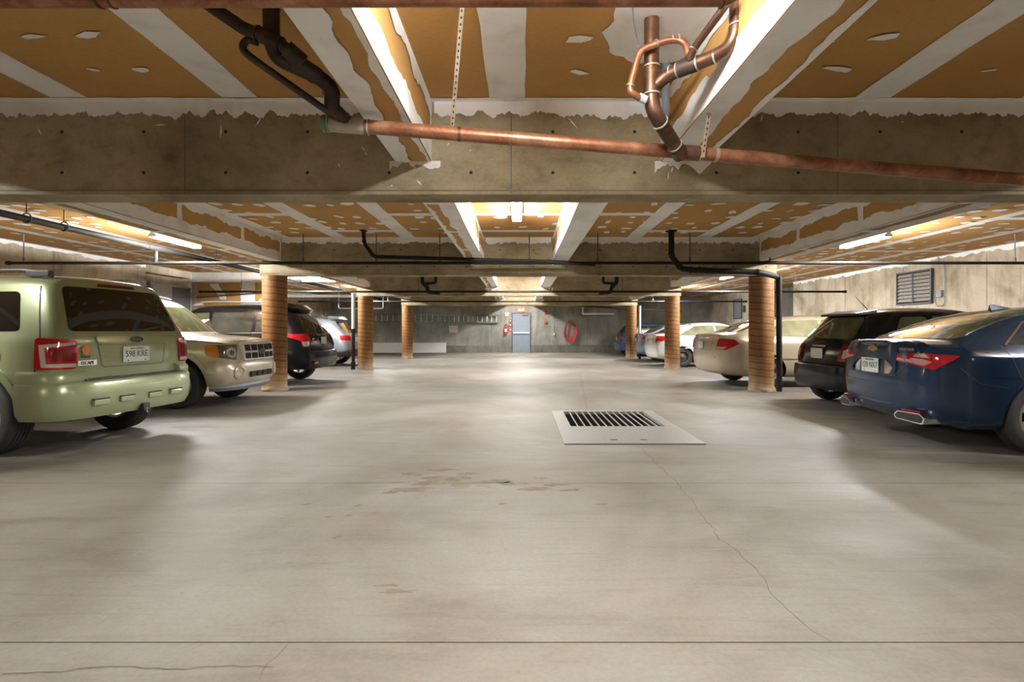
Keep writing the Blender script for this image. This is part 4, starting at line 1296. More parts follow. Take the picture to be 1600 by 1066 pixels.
WHEELS = {}
def wheel_meshes(R, W, rr, style):
    """tyre, rim and hub about the local y axis; the outer face looks to -y"""
    key = (R, W, rr, style)
    if key in WHEELS: return WHEELS[key]
    M = Matrix.Rotation(math.pi / 2, 4, 'X')     # local z of the lathe -> -y
    h = W / 2
    prof = [(rr - 0.01, -h + 0.02), (rr + 0.03, -h + 0.004), (R - 0.05, -h), (R - 0.018, -h + 0.012), (R - 0.004, -h + 0.034)]
    g = 4
    span = 2 * h - 0.068
    for k in range(g):
        z = -h + 0.034 + span * (k + 1) / (g + 1)
        prof += [(R, z - 0.006), (R - 0.009, z - 0.005), (R - 0.009, z + 0.005), (R, z + 0.006)]
    prof += [(R - 0.004, h - 0.034), (R - 0.018, h - 0.012), (R - 0.05, h), (rr + 0.03, h - 0.004), (rr + 0.004, h - 0.012), (rr - 0.01, h - 0.03)]
    tm = MB().lathe(prof, 48, M, closed=True).mesh('wheel')
    rim = MB()
    rim.lathe([(rr + 0.012, h - 0.008), (rr - 0.005, h - 0.004), (rr - 0.018, h - 0.02), (rr - 0.03, h - 0.07), (rr - 0.035, -h + 0.03), (rr, -h + 0.02), (rr + 0.004, 0)], 40, M, closed=True)
    if style == 'steel':
        pr = [(0.03, h - 0.03), (0.07, h - 0.035), (0.10, h - 0.055), (0.14, h - 0.055), (rr - 0.03, h - 0.075), (rr - 0.03, h - 0.09), (0.02, h - 0.07)]
        rim.lathe(pr, 40, M, closed=True)
    else:
        ns = {'five': 5, 'ten': 10, 'seven': 7}[style]
        for k in range(ns):
            a = 2 * math.pi * k / ns
            w0, w1 = {'five': (0.042, 0.036), 'ten': (0.016, 0.018), 'seven': (0.026, 0.024)}[style]
            Mk = M @ Matrix.Rotation(a, 4, 'Z')
            vs = []
            for x, w, zt, zb in ((0.035, w0, h - 0.022, h - 0.07), (rr * 0.55, (w0 + w1) / 2, h - 0.018, h - 0.06), (rr - 0.012, w1, h - 0.012, h - 0.06)):
                vs += [Mk @ Vector((x, -w, zb)), Mk @ Vector((x, -w * 0.75, zt)), Mk @ Vector((x, w * 0.75, zt)), Mk @ Vector((x, w, zb))]
            fs = []
            for i in range(2):
                for j in range(4):
                    fs.append((i * 4 + j, i * 4 + (j + 1) % 4, (i + 1) * 4 + (j + 1) % 4, (i + 1) * 4 + j))
            fs += [(3, 2, 1, 0), (8, 9, 10, 11)]
            rim.add(vs, fs)
    rm = rim.mesh('rim')
    hm = MB().lathe([(0.001, h - 0.012), (0.03, h - 0.013), (0.052, h - 0.022), (0.06, h - 0.05), (0.05, h - 0.09), (0.001, h - 0.09)], 20, M).mesh('hub_cap')
    WHEELS[key] = (tm, rm, hm)
    return WHEELS[key]

def mirror_poly(half):
    """outline from its +y half (bottom to top)"""
    return half + [(-y, z) for y, z in reversed(half)]

def boxy_suv_rows():
    R = [
        row([.34, .16, .12, .10, .10, .12, .31, .34, .35], .80, .34, .62, .785, .99, .755, 1.10, .60, 1.575, 1.635),
        row([.40, .22, .18, .15, .14, .16, .36, .39, .40], .885, .33, .62, .870, 1.00, .825, 1.11, .665, 1.585, 1.655),
        row([.55, .42, .38, .36, .34, .36, .52, .54, .55], .905, .31, .62, .890, 1.00, .845, 1.11, .695, 1.60, 1.675),
        row(1.30, .905, .27, .62, .892, 1.00, .850, 1.10, .705, 1.605, 1.685),
        row(2.20, .905, .27, .62, .892, .99, .850, 1.09, .705, 1.605, 1.685),
        row([2.75] * 6 + [2.72, 2.70, 2.68], .905, .27, .62, .890, .985, .845, 1.08, .690, 1.575, 1.655),
        row([2.92] * 6 + [2.84, 2.83, 2.82], .905, .27, .62, .889, .983, .843, 1.07, .672, 1.53, 1.605),
        row([3.35] * 6 + [3.30, 3.39, 3.42], .903, .28, .62, .886, .975, .838, 1.045, .74, 1.095, 1.125),
        row([3.48] * 6 + [3.46, 3.50, 3.52], .903, .28, .62, .884, .97, .832, 1.03, .70, 1.055, 1.075),
        row(3.95, .90, .30, .62, .875, .95, .815, 1.00, .66, 1.030, 1.055),
        row([4.22, 4.22, 4.22, 4.22, 4.22, 4.21, 4.20, 4.22, 4.24], .87, .33, .60, .835, .92, .775, .965, .62, 1.00, 1.025),
        row([4.26, 4.30, 4.32, 4.33, 4.31, 4.29, 4.26, 4.28, 4.30], .79, .36, .60, .755, .90, .715, .945, .57, .97, .985),
    ]
    return [[Vector((p.x, p.y * KY, p.z)) for p in r] for r in R]
KY = 0.885

def suv_common(c, glass_mat='glass_dark', front_glass='glass_smoke'):
    c.patch('rear_window', rpoly(mirror_poly([(.615, 1.135), (.53, 1.555)]), .05), 'R', glass_mat)
    c.both('quarter_window', rpoly([(.50, 1.135), (1.13, 1.13), (1.13, 1.50), (.62, 1.50)], .05), glass_mat)
    c.both('door_window', rpoly([(1.20, 1.13), (2.02, 1.12), (2.02, 1.505), (1.20, 1.505)], .05), glass_mat)
    c.both('door_window', rpoly([(2.10, 1.12), (3.10, 1.10), (2.78, 1.48), (2.10, 1.505)], .04), front_glass)
    c.patch('windscreen', rpoly(mirror_poly([(.70, 1.13), (.60, 1.52)]), .05), 'F', front_glass)
    for x in (1.16, 2.06, 3.14):
        for s in ('S+', 'S-'): c.line('door_seam', [(x, .40 if x > 1.3 else .85), (x, 1.09)], s)
    for x in (1.90, 2.85):
        for s in ('S+', 'S-'): c.patch('door_handle', rpoly([(x - .11, .945), (x + .04, .945), (x + .04, .975), (x - .11, .975)], .012), s, c.paint, off=.022)

# ---------------------------------------------------------------- green SUV, rear towards the aisle
EW = (0.90, 3.55)
g = Car('green_suv', 'pale green boxy SUV parked tail outwards, nearest car on the left', boxy_suv_rows(), 'paint_green', (-3.87, 5.29), math.radians(180 - 8), EW, wr=0.348, arch=0.445,
        creases=((5, .55, 0, 11), (6, .35, 0, 7)))
suv_common(g)
g.put_wheels('five', 'rim_silver', 0.235, 0.215)
# hatch seam round the D-pillars
for s in (1, -1):
    g.line('hatch_seam', [(.29, .74), (.285, .95), (.28, 1.08), (.36, 1.30), (.44, 1.55)], 'S+' if s > 0 else 'S-', .012)
    # corner tail lamp: red shell, clear band, red core
    A = (math.radians(40), s)
    lamp = g.patch('tail_lamp', rpoly([(.515, .795), (.785, .795), (.775, 1.075), (.515, 1.055)], .03), A, 'lamp_red', off=.016, step=.05)
    g.patch('clear_band', rpoly([(.52, .81), (.735, .815), (.75, 1.01), (.525, 1.035), (.525, 1.01), (.715, .985), (.705, .845), (.52, .845)], .008), A, 'lamp_clear', off=.020, step=.05, parent=lamp)
    g.patch('lamp_core', rpoly([(.53, .865), (.685, .865), (.69, .97), (.53, .99)], .02), A, 'lamp_dark_red', off=.019, step=.05, parent=lamp)
# bumper with raised ends, step pad and four slots
pth = [(.44, .795), (.30, .795), (.12, .745), (.045, .54), (.015, .0), (.045, -.54), (.12, -.745), (.30, -.795), (.44, -.795)]
pth0 = pth
prof = [(-.10, .34), (.0, .335), (.035, .40), (.05, .52), (.045, .655), (.02, .685), (-.10, .685)]
g.bumper('rear_bumper', pth, prof, 'paint_green')
for s in (1, -1):
    e = [(.46, s * .78), (.30, s * .782), (.13, s * .735), (.075, s * .52)]
    g.bumper('bumper_shoulder', e if s > 0 else e[::-1], [(-.12, .66), (.045, .66), (.05, .73), (.02, .775), (-.12, .80)] if True else None, 'paint_green', .10)
g.bumper('step_pad', [(.045, .56), (.02, 0), (.045, -.56)], [(-.13, .684), (.035, .684), (.03, .697), (-.13, .70)], 'trim_black', .2)
for y in (.45, .18, -.14, -.42):
    MB().box((-.028 + abs(y) * .02, y, .475), (.03, .15, .05)).build('bumper_slot', 'paint_green', g.root, bevel=.01)
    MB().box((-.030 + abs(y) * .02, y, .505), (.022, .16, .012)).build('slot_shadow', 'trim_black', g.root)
MB().box((.03, -.02, .365), (.16, .075, .075)).build('tow_hitch', 'trim_black', g.root, bevel=.006)
MB().tube([(-.05, -.02, .36), (-.05, -.02, .32), (.0, -.08, .30)], .008, 6).build('hitch_pin', 'chrome', g.root)
# hatch panel: plate recess, brow, emblem, badges
g.line('hatch_crease', [(.66, 1.075), (.41, 1.085)], 'R', .006, 'paint_green')
rec = g.patch('plate_recess', rpoly(mirror_poly([(.35, .80), (.385, 1.00)]), .03), 'R', 'paint_green', off=.003)
g.line('recess_edge', [(.385, 1.00), (.35, .81), (.32, .795), (-.32, .795), (-.35, .81), (-.385, 1.00)], 'R', .012, 'trim_grey', off=.004)
g.patch('hatch_brow', rpoly(mirror_poly([(.395, 1.005), (.41, 1.085)]), .02), 'R', 'paint_green', off=.028)
g.plate('598 KRE', 0.0, .905, out=.018)
h = g.hit('R', 0.0, 1.055)
M = frame_matrix((h.x - .030, .0, 1.052), (0, -1, 0), (.12, 0, 1))
em = MB().prism([(.085 * math.cos(t), .036 * math.sin(t)) for t in [2 * math.pi * k / 28 for k in range(28)]], -.006, .006, M).build('oval_badge', 'chrome', g.root)
MB().prism([(.075 * math.cos(t), .029 * math.sin(t)) for t in [2 * math.pi * k / 28 for k in range(28)]], .0, .008, M).build('badge_face', 'emblem_blue', em)
lettering('Ford', .045, 'chrome', em, M @ Matrix.Translation((0, 0, .009)), 'badge_script')
h = g.hit('R', .50, .85)
M = frame_matrix((h.x - .016, .50, .842), (.10, -1, 0), (.02, 0, 1))
bd = MB().prism(rpoly([(-.10, -.024), (.10, -.024), (.10, .024), (-.10, .024)], .006), -.003, .003, M).build('name_badge', 'chrome', g.root)
lettering('ESCAPE', .042, 'trim_black', bd, M @ Matrix.Translation((0, 0, .004)), 'badge_script')
M = frame_matrix((h.x - .012, .51, .90), (.10, -1, 0), (.02, 0, 1))
lettering('Pioneer', .032, 'trim_black', g.root, M, 'dealer_name')
M = frame_matrix((h.x - .010, .505, .96), (.10, -1, 0), (.02, 0, 1))
MB().prism([(.045 * math.cos(t) * (1 + .15 * math.sin(5 * t)), .042 * math.sin(t)) for t in [2 * math.pi * k / 20 for k in range(20)]], -.002, .002, M).build('dealer_sticker', 'sticker_orange', g.root)
h = g.hit('R', -.60, .86)
lettering('4WD', .038, 'chrome', g.root, frame_matrix((h.x - .004, -.60, .87), (-.08, -1, 0), (.02, 0, 1)), 'drive_badge')
# wiper, brake light, roof rails, fuel flap
g.patch('high_brake_lamp', rpoly(mirror_poly([(.20, 1.575), (.20, 1.60)]), .006), 'R', 'lamp_dark_red', off=.010)
MB().tube([g.hit('R', -.02, 1.14) + Vector((-.025, 0, 0)), g.hit('R', -.48, 1.20) + Vector((-.02, 0, 0))], .008, 6).build('rear_wiper', 'trim_black', g.root)
for s in (1, -1):
    rl = MB().tube(fillet([(.42, s * .525, 1.645), (.62, s * .535, 1.705), (2.35, s * .55, 1.73), (2.62, s * .54, 1.66)], .15), .019, 8).build('roof_rail', 'rail_grey', g.root, True)
    for x in (.55, 2.45):
        MB().box((x, s * .53, 1.675), (.24, .05, .055)).build('rail_foot', 'rail_grey', rl, bevel=.008)
g.patch('fuel_flap', [(.72 + .085 * math.cos(t), .905 + .085 * math.sin(t)) for t in [2 * math.pi * k / 20 for k in range(20)]], 'S+', 'paint_green', off=.005)
for s in ('S+', 'S-'):
    for wx in EW:
        g.patch('arch_flare', [(wx + .51 * math.cos(t), .35 + .51 * math.sin(t)) for t in [math.pi * k / 18 for k in range(1 if wx > 2 else 1, 18)]] + [(wx + .448 * math.cos(t), .35 + .448 * math.sin(t)) for t in [math.pi * k / 18 for k in range(17, 0, -1)]], s, 'paint_green', off=.018)
    g.patch('side_cladding', rpoly([(1.36, .34), (3.10, .34), (3.10, .50), (1.36, .50)], .02), s, 'paint_green', off=.014)
    g.patch('wing_mirror', rpoly([(2.86, 1.11), (3.06, 1.10), (3.05, 1.26), (2.90, 1.27)], .03), s, 'paint_green', off=.20, thick=-.06)

# ---------------------------------------------------------------- gold SUV, nose towards the aisle
c = Car('gold_suv', 'champagne gold boxy SUV parked nose outwards beside the near left column', boxy_suv_rows(), 'paint_gold', (-8.55, 8.28), math.radians(0), EW, wr=0.348, arch=0.445,
        creases=((5, .55, 0, 11), (6, .35, 0, 7)), bulge=(.05, .075))
suv_common(c, 'glass_smoke', 'glass_olive')
c.put_wheels('five', 'rim_silver', 0.235, 0.215)
pth = [(4.02, -.795), (4.14, -.775), (4.27, -.67), (4.345, -.45), (4.375, 0), (4.345, .45), (4.27, .67), (4.14, .775), (4.02, .795)]
c.bumper('front_bumper', pth, [(-.12, .34), (-.02, .335), (.03, .40), (.045, .52), (.035, .66), (.0, .70), (-.12, .70)], 'paint_gold')
c.bumper('chin_guard', [(4.03, -.75), (4.18, -.69), (4.30, -.47), (4.335, 0), (4.30, .47), (4.18, .69), (4.03, .75)], [(-.12, .255), (.0, .25), (.03, .30), (.02, .345), (-.12, .345)], 'trim_grey')
gr = c.patch('grille_frame', rpoly(mirror_poly([(.44, .69), (.47, .945)]), .03), 'F', 'bright_trim', off=.045)
for y0, y1 in ((-.415, -.29), (-.265, -.11), (-.085, .085), (.11, .265), (.29, .415)):
    for z0, z1 in ((.715, .80), (.83, .915)):
        c.patch('grille_opening', rpoly([(y0, z0), (y1, z0), (y1, z1), (y0, z1)], .008), 'F', 'dark_hole', off=.049, parent=gr)
h = c.hit('F', 0, .815)
M = frame_matrix((h.x + .055, 0, .815), (0, 1, 0), (0, 0, 1))
em = MB().prism([(.10 * math.cos(t), .042 * math.sin(t)) for t in [2 * math.pi * k / 28 for k in range(28)]], -.01, .006, M).build('oval_badge', 'chrome', c.root)
MB().prism([(.088 * math.cos(t), .034 * math.sin(t)) for t in [2 * math.pi * k / 28 for k in range(28)]], .0, .009, M).build('badge_face', 'emblem_blue', em)
lettering('Ford', .052, 'chrome', em, M @ Matrix.Translation((0, 0, .010)), 'badge_script')
for s in (1, -1):
    A = (math.radians(180 - 28), s)
    def fu(pts): return [(p[0], p[1]) for p in pts]
    u0 = 4.26 * math.sin(A[0]) + .63 * math.cos(A[0])
    hl = c.patch('headlamp', rpoly([(u0 - .25, .77), (u0 + .08, .70), (u0 + .11, .93), (u0 - .25, .925)][::1], .03), A, 'lamp_head', off=.014, step=.05)
    # amber end lies on the outer side
    ulo, uhi = (u0 - .25, u0 - .145)
    c.patch('lamp_bowl', [(u0 + .0 + .075 * math.cos(t), .815 + .075 * math.sin(t)) for t in [2 * math.pi * k / 20 for k in range(20)]], A, 'lamp_clear', off=.017, step=.04, parent=hl)
    c.patch('lamp_lens', [(u0 + .0 + .04 * math.cos(t), .815 + .04 * math.sin(t)) for t in [2 * math.pi * k / 16 for k in range(16)]], A, 'lamp_head', off=.020, step=.04, parent=hl)
    c.patch('amber_end', rpoly([(ulo + .005, .775), (uhi, .75), (uhi, .915), (ulo + .005, .915)], .015), A, 'lamp_amber', off=.018, step=.05, parent=hl)
    y = s * .535
    hx = 4.375
    fm = Matrix.Translation((4.352, y, .515)) @ Matrix.Rotation(math.radians(s * 17), 4, 'Z') @ Matrix.Rotation(math.radians(90), 4, 'Y')
    fl_ = MB().lathe([(.105, -.05), (.105, .018), (.085, .026), (.07, .012), (.07, -.02), (.001, -.02)], 24, fm).build('fog_lamp_bezel', 'paint_gold', c.root, True)
    MB().lathe([(.001, .012), (.05, .006), (.068, -.012), (.001, -.02)], 20, fm).build('fog_lamp', 'lamp_clear', fl_, True)
    MB().tube([(3.44, s * .18, 1.095), (3.33, s * .62, 1.13)], .009, 6).build('wiper', 'trim_black', c.root)
    MB().tube(fillet([(.42, s * .525, 1.645), (.62, s * .535, 1.705), (2.35, s * .55, 1.73), (2.62, s * .54, 1.66)], .15), .019, 8).build('roof_rail', 'rail_grey', c.root, True)
for y0, y1 in ((-.33, -.19), (-.16, -.015), (.015, .16), (.19, .33)):
    MB().box((4.428 - abs(y0 + y1) * .02, (y0 + y1) / 2, .475), (.02, .13, .085)).build('lower_vent', 'dark_hole', c.root, bevel=.004)
for s in ('S+', 'S-'):
    for wx in EW:
        c.patch('arch_flare', [(wx + .51 * math.cos(t), .35 + .51 * math.sin(t)) for t in [math.pi * k / 18 for k in range(1, 18)]] + [(wx + .448 * math.cos(t), .35 + .448 * math.sin(t)) for t in [math.pi * k / 18 for k in range(17, 0, -1)]], s, 'paint_gold', off=.018)
    c.patch('side_cladding', rpoly([(1.36, .34), (3.10, .34), (3.10, .50), (1.36, .50)], .02), s, 'paint_gold', off=.014)
    c.line('bonnet_seam', [(3.40, 1.02), (3.9, .985), (4.2, .95)], s, .01)
    c.patch('wing_mirror', rpoly([(2.86, 1.11), (3.06, 1.10), (3.05, 1.26), (2.90, 1.27)], .03), s, 'paint_gold', off=.20, thick=-.06)
c.patch('tail_lamp', rpoly([(.62, .80), (.78, .80), (.78, 1.06), (.62, 1.06)], .03), 'R', 'lamp_red', off=.012)
c.patch('tail_lamp', rpoly([(-.62, .80), (-.78, .80), (-.78, 1.06), (-.62, 1.06)], .03), 'R', 'lamp_red', off=.012)
c.bumper('rear_bumper', pth0, prof, 'paint_gold')

# ---------------------------------------------------------------- rounder SUV, hatchback and sedan shapes
def round_suv_rows(L, W, H, belt, rake):
    k = L / 4.6; h = H / 1.70
    R = H
    return [
        row([.36, .16, .06, .03, .08, .14, .20 + rake, .26 + rake, .26 + rake], W * .86, .34, .60, W * .80, belt - .14, W * .76, belt, W * .58, R - .13, R - .055),
        row([.46, .26, .15, .11, .15, .20, .27 + rake, .33 + rake, .34 + rake], W * .965, .32, .60, W * .925, belt - .13, W * .87, belt, W * .67, R - .115, R - .03),
        row([.65, .50, .42, .40, .42, .45, .52 + rake, .56 + rake, .58 + rake], W, .28, .60, W * .975, belt - .12, W * .925, belt, W * .73, R - .095, R - .01),
        row(1.45 * k, W, .25, .60, W * .98, belt - .11, W * .93, belt - .01, W * .75, R - .085, R),
        row(2.25 * k, W, .25, .60, W * .98, belt - .11, W * .93, belt - .025, W * .75, R - .09, R - .005),
        row([2.8 * k] * 6 + [2.62 * k, 2.60 * k, 2.58 * k], W, .25, .60, W * .975, belt - .12, W * .92, belt - .04, W * .71, R - .125, R - .055),
        row([3.35 * k] * 6 + [3.30 * k, 3.42 * k, 3.46 * k], W, .26, .60, W * .97, belt - .13, W * .91, belt - .06, W * .80, belt - .01, belt + .02),
        row([3.55 * k] * 6 + [3.52 * k, 3.56 * k, 3.58 * k], W, .26, .60, W * .965, belt - .14, W * .90, belt - .08, W * .76, belt - .045, belt - .02),
        row(4.1 * k, W * .985, .28, .58, W * .94, belt - .20, W * .86, belt - .13, W * .72, belt - .09, belt - .07),
        row(4.42 * k, W * .92, .30, .56, W * .86, belt - .30, W * .79, belt - .23, W * .64, belt - .17, belt - .14),
        row([4.50 * k, 4.55 * k, 4.58 * k, 4.58 * k, 4.56 * k, 4.54 * k, 4.50 * k, 4.50 * k, 4.50 * k], W * .78, .33, .55, W * .74, belt - .34, W * .70, belt - .28, W * .58, belt - .22, belt - .20),
    ]

def sedan_rows(L, W, H, deck, trunk=.95, belt=.93, tail=.10):
    """trunk: where the back glass meets the deck"""
    R = H
    s = L / 4.9
    m = trunk + .46
    rt = trunk + .92
    return [
        row([.34, .22, .15, tail, .13, .15, .15, .13, .12], W * .80, .25, .56, W * .78, deck - .13, W * .755, deck - .055, W * .68, deck - .015, deck),
        row([.42, .30, .24, .19, .21, .22, .21, .19, .18], W * .925, .23, .56, W * .895, deck - .12, W * .86, deck - .05, W * .765, deck - .005, deck + .012),
        row([.62, .52, .48, .46, .46, .46, .44, .42, .42], W * .985, .21, .56, W * .965, belt - .05, W * .915, deck - .04, W * .79, deck + .0, deck + .018),
        row([trunk - .05] * 6 + [trunk - .06, trunk - .05, trunk - .04], W, .20, .56, W * .985, belt - .05, W * .925, deck - .03, W * .78, deck + .012, deck + .03),
        row([m] * 9, W, .19, .56, W * .985, belt - .05, W * .93, belt + .015, W * .66, deck + (R - deck) * .60, deck + (R - deck) * .68),
        row([rt] * 9, W, .19, .56, W * .985, belt - .055, W * .93, belt + .01, W * .64, R - .10, R - .035),
        row([2.35 * s] * 9, W, .19, .56, W * .985, belt - .06, W * .93, belt, W * .655, R - .075, R),
        row([2.9 * s] * 6 + [2.78 * s, 2.75 * s, 2.73 * s], W, .19, .56, W * .98, belt - .07, W * .92, belt - .01, W * .64, R - .115, R - .045),
        row([3.55 * s] * 6 + [3.52 * s, 3.66 * s, 3.70 * s], W, .20, .56, W * .975, belt - .08, W * .90, belt - .03, W * .78, belt + .03, belt + .06),
        row([3.75 * s] * 6 + [3.75 * s, 3.80 * s, 3.82 * s], W * .995, .20, .55, W * .97, belt - .10, W * .885, belt - .05, W * .76, belt - .005, belt + .02),
        row(4.35 * s, W * .97, .21, .53, W * .93, belt - .18, W * .84, belt - .12, W * .70, belt - .075, belt - .05),
        row(4.72 * s, W * .90, .23, .50, W * .85, belt - .29, W * .77, belt - .23, W * .62, belt - .17, belt - .14),
        row([4.80 * s, 4.84 * s, 4.86 * s, 4.86 * s, 4.84 * s, 4.82 * s, 4.80 * s, 4.80 * s, 4.80 * s], W * .76, .26, .50, W * .72, belt - .32, W * .66, belt - .27, W * .56, belt - .22, belt - .20),
    ]

def sedan_windows(c, L, W, H, deck, trunk, belt, gl, gl_rear):
    s = L / 4.9
    rt = trunk + .92
    R = H
    c.patch('rear_window', rpoly(mirror_poly([(W * .735, deck + .045), (W * .56, R - .075)]), .05), 'R', gl_rear)
    c.both('door_window', rpoly([(trunk + .36, belt + .07), (2.20 * s, belt + .045), (2.20 * s, R - .105), (rt + .02, R - .13)], .05), gl)
    c.both('door_window', rpoly([(2.27 * s, belt + .045), (3.28 * s, belt + .03), (2.80 * s, R - .145), (2.27 * s, R - .105)], .04), gl)
    c.patch('windscreen', rpoly(mirror_poly([(W * .74, belt + .075), (W * .58, R - .12)]), .05), 'F', gl)
    for x in (2.235 * s, 3.30 * s):
        for v in ('S+', 'S-'): c.line('door_seam', [(x, .30), (x, belt + .02)], v)
    for v in ('S+', 'S-'):
        c.line('door_seam', [(trunk + .30, belt + .05), (trunk + .40, .72), (trunk + .72, .40)], v)
        for x in (1.95 * s, 3.05 * s):
            c.patch('door_handle', rpoly([(x - .18, belt - .12), (x - .02, belt - .12), (x - .02, belt - .095), (x - .18, belt - .095)], .01), v, c.paint, off=.022)
        c.patch('wing_mirror', rpoly([(3.0 * s, belt + .05), (3.18 * s, belt + .05), (3.16 * s, belt + .17), (3.02 * s, belt + .17)], .03), v, c.paint, off=.18, thick=-.06)
    for sd_ in (1, -1):
        c.patch('headlamp', rpoly([(sd_ * W * .42, belt - .36), (sd_ * W * .74, belt - .33), (sd_ * W * .74, belt - .24), (sd_ * W * .42, belt - .26)], .02), 'F', 'lamp_head', off=.008)
    c.patch('front_grille', rpoly(mirror_poly([(.34, .38), (.36, .56)]), .03), 'F', 'trim_black', off=.006)

# ---------------------------------------------------------------- black SUV behind the near left column
c = Car('black_suv', 'black SUV with silver roof rails behind the near left column', round_suv_rows(4.6, .905, 1.70, 1.08, .34), 'paint_black', (-4.33, 11.52), math.radians(180), (0.88, 3.54), wr=.35, arch=.40, creases=((5, .4, 0, 10), (6, .3, 0, 6)))
c.put_wheels('seven', 'rim_silver', .225, .225)
c.patch('rear_window', rpoly(mirror_poly([(.66, 1.12), (.56, 1.52)]), .08), 'R', 'glass_dark')
c.both('quarter_window', rpoly([(.62, 1.13), (1.15, 1.12), (1.15, 1.50), (.86, 1.48)], .04), 'glass_smoke')
c.both('door_window', rpoly([(1.22, 1.12), (2.08, 1.10), (2.08, 1.52), (1.22, 1.52)], .04), 'glass_smoke')
c.both('door_window', rpoly([(2.15, 1.10), (3.12, 1.07), (2.72, 1.49), (2.15, 1.52)], .04), 'glass_olive')
c.patch('windscreen', rpoly(mirror_poly([(.68, 1.13), (.58, 1.56)]), .05), 'F', 'glass_olive')
for s in (1, -1):
    A = (math.radians(42), s)
    lp = c.patch('tail_lamp', rpoly([(.60, .80), (.72, .80), (.75, .93), (.98, 1.02), (.97, 1.07), (.56, 1.07), (.52, .93)], .025), A, 'lamp_red', off=.014, step=.05)
    c.patch('clear_band', rpoly([(.60, .81), (.71, .81), (.73, .91), (.58, .91)], .02), A, 'lamp_clear', off=.018, step=.05, parent=lp)
    rl = MB().tube(fillet([(.80, s * .60, 1.655), (.98, s * .62, 1.735), (2.30, s * .63, 1.745), (2.55, s * .61, 1.67)], .14), .02, 8).build('roof_rail', 'rim_silver', c.root, True)
    for x in (.88, 2.42): MB().box((x, s * .615, 1.69), (.18, .05, .055)).build('rail_foot', 'rim_silver', rl, bevel=.008)
    v = 'S+' if s > 0 else 'S-'
    for x in (1.18, 2.11, 3.18): c.line('door_seam', [(x, .42 if x > 1.3 else .85), (x, 1.06)], v)
    c.line('belt_strip', [(.75, 1.10), (2.1, 1.085), (3.2, 1.05)], v, .018, 'chrome', off=.006)
    c.patch('lower_cladding', rpoly([(1.36, .30), (3.06, .30), (3.06, .42), (1.36, .42)], .02), v, 'trim_black', off=.012)
    c.patch('wing_mirror', rpoly([(2.92, 1.08), (3.12, 1.07), (3.11, 1.22), (2.96, 1.23)], .03), v, 'paint_black', off=.20, thick=-.06)
c.bumper('rear_bumper', [(.52, .90), (.25, .90), (.06, .82), (-.01, .5), (-.03, 0), (-.01, -.5), (.06, -.82), (.25, -.90), (.52, -.90)], [(-.10, .34), (-.02, .34), (.03, .42), (.05, .56), (.03, .70), (-.02, .73), (-.10, .74)], 'paint_black')
c.patch('rear_spoiler', rpoly(mirror_poly([(.62, 1.56), (.58, 1.64)]), .03), 'R', 'paint_black', off=.09)
for y in (.62, -.62): MB().box((-.035, y, .47), (.02, .20, .05)).build('reflector', 'lamp_dark_red', c.root, bevel=.006)
c.plate('', 0.0, .93, out=.016)
c.line('handle_strip', [(.26, 1.05), (-.26, 1.05)], 'R', .03, 'chrome', off=.018)
h = c.hit('R', .52, .95)
lettering('RAV4', .07, 'chrome', c.root, frame_matrix((h.x - .006, .47, .96), (.08, -1, 0), (.02, 0, 1)), 'name_badge')

# ---------------------------------------------------------------- grey hatchback beyond
c = Car('grey_hatchback', 'silver grey hatchback with dark rear window beside the middle left column', round_suv_rows(4.45, .90, 1.58, 1.02, .36), 'paint_grey', (-5.42, 17.30), math.radians(180), (0.86, 3.50), wr=.335, arch=.385, creases=((5, .4, 0, 10),))
c.put_wheels('five', 'rim_silver', .22, .215)
c.patch('rear_window', rpoly(mirror_poly([(.66, 1.06), (.54, 1.42)]), .07), 'R', 'glass_dark')
c.both('door_window', rpoly([(.72, 1.06), (2.05, 1.04), (2.05, 1.42), (1.05, 1.40)], .05), 'glass_smoke')
c.both('door_window', rpoly([(2.12, 1.04), (3.02, 1.02), (2.62, 1.38), (2.12, 1.42)], .04), 'glass_smoke')
c.patch('windscreen', rpoly(mirror_poly([(.68, 1.06), (.56, 1.44)]), .05), 'F', 'glass_smoke')
for s in (1, -1):
    A = (math.radians(42), s)
    lp = c.patch('tail_lamp', rpoly([(.44, .82), (.80, .84), (.86, 1.0), (.42, .96)], .03), A, 'lamp_red', off=.014, step=.05)
    MB().tube(fillet([(.80, s * .58, 1.54), (.98, s * .60, 1.60), (2.2, s * .61, 1.61), (2.42, s * .59, 1.55)], .14), .018, 8).build('roof_rail', 'trim_black', c.root, True)
    v = 'S+' if s > 0 else 'S-'
    c.patch('arch_cladding', [(.86 + .45 * math.cos(t), .335 + .45 * math.sin(t)) for t in [math.pi * k / 16 for k in range(1, 16)]] + [(.86 + .388 * math.cos(t), .335 + .388 * math.sin(t)) for t in [math.pi * k / 16 for k in range(15, 0, -1)]], v, 'trim_black', off=.012)
    c.line('door_seam', [(2.08, .40), (2.08, 1.02)], v)
c.bumper('lower_bumper', [(.48, .885), (.22, .88), (.05, .78), (-.01, .5), (-.03, 0), (-.01, -.5), (.05, -.78), (.22, -.88), (.48, -.885)], [(-.10, .32), (-.02, .32), (.03, .38), (.04, .48), (-.02, .54), (-.10, .54)], 'trim_black')
c.patch('rear_spoiler', rpoly(mirror_poly([(.60, 1.45), (.56, 1.52)]), .03), 'R', 'paint_grey', off=.10)
c.plate('', 0.0, .86, out=.016)
MB().add([(1.15, -.02, 1.57), (1.15, .02, 1.57), (1.35, .03, 1.58), (1.35, -.03, 1.58), (1.16, 0, 1.66)], [(0, 1, 2, 3), (0, 4, 1), (1, 4, 2), (2, 4, 3), (3, 4, 0)]).build('roof_antenna', 'paint_grey', c.root)

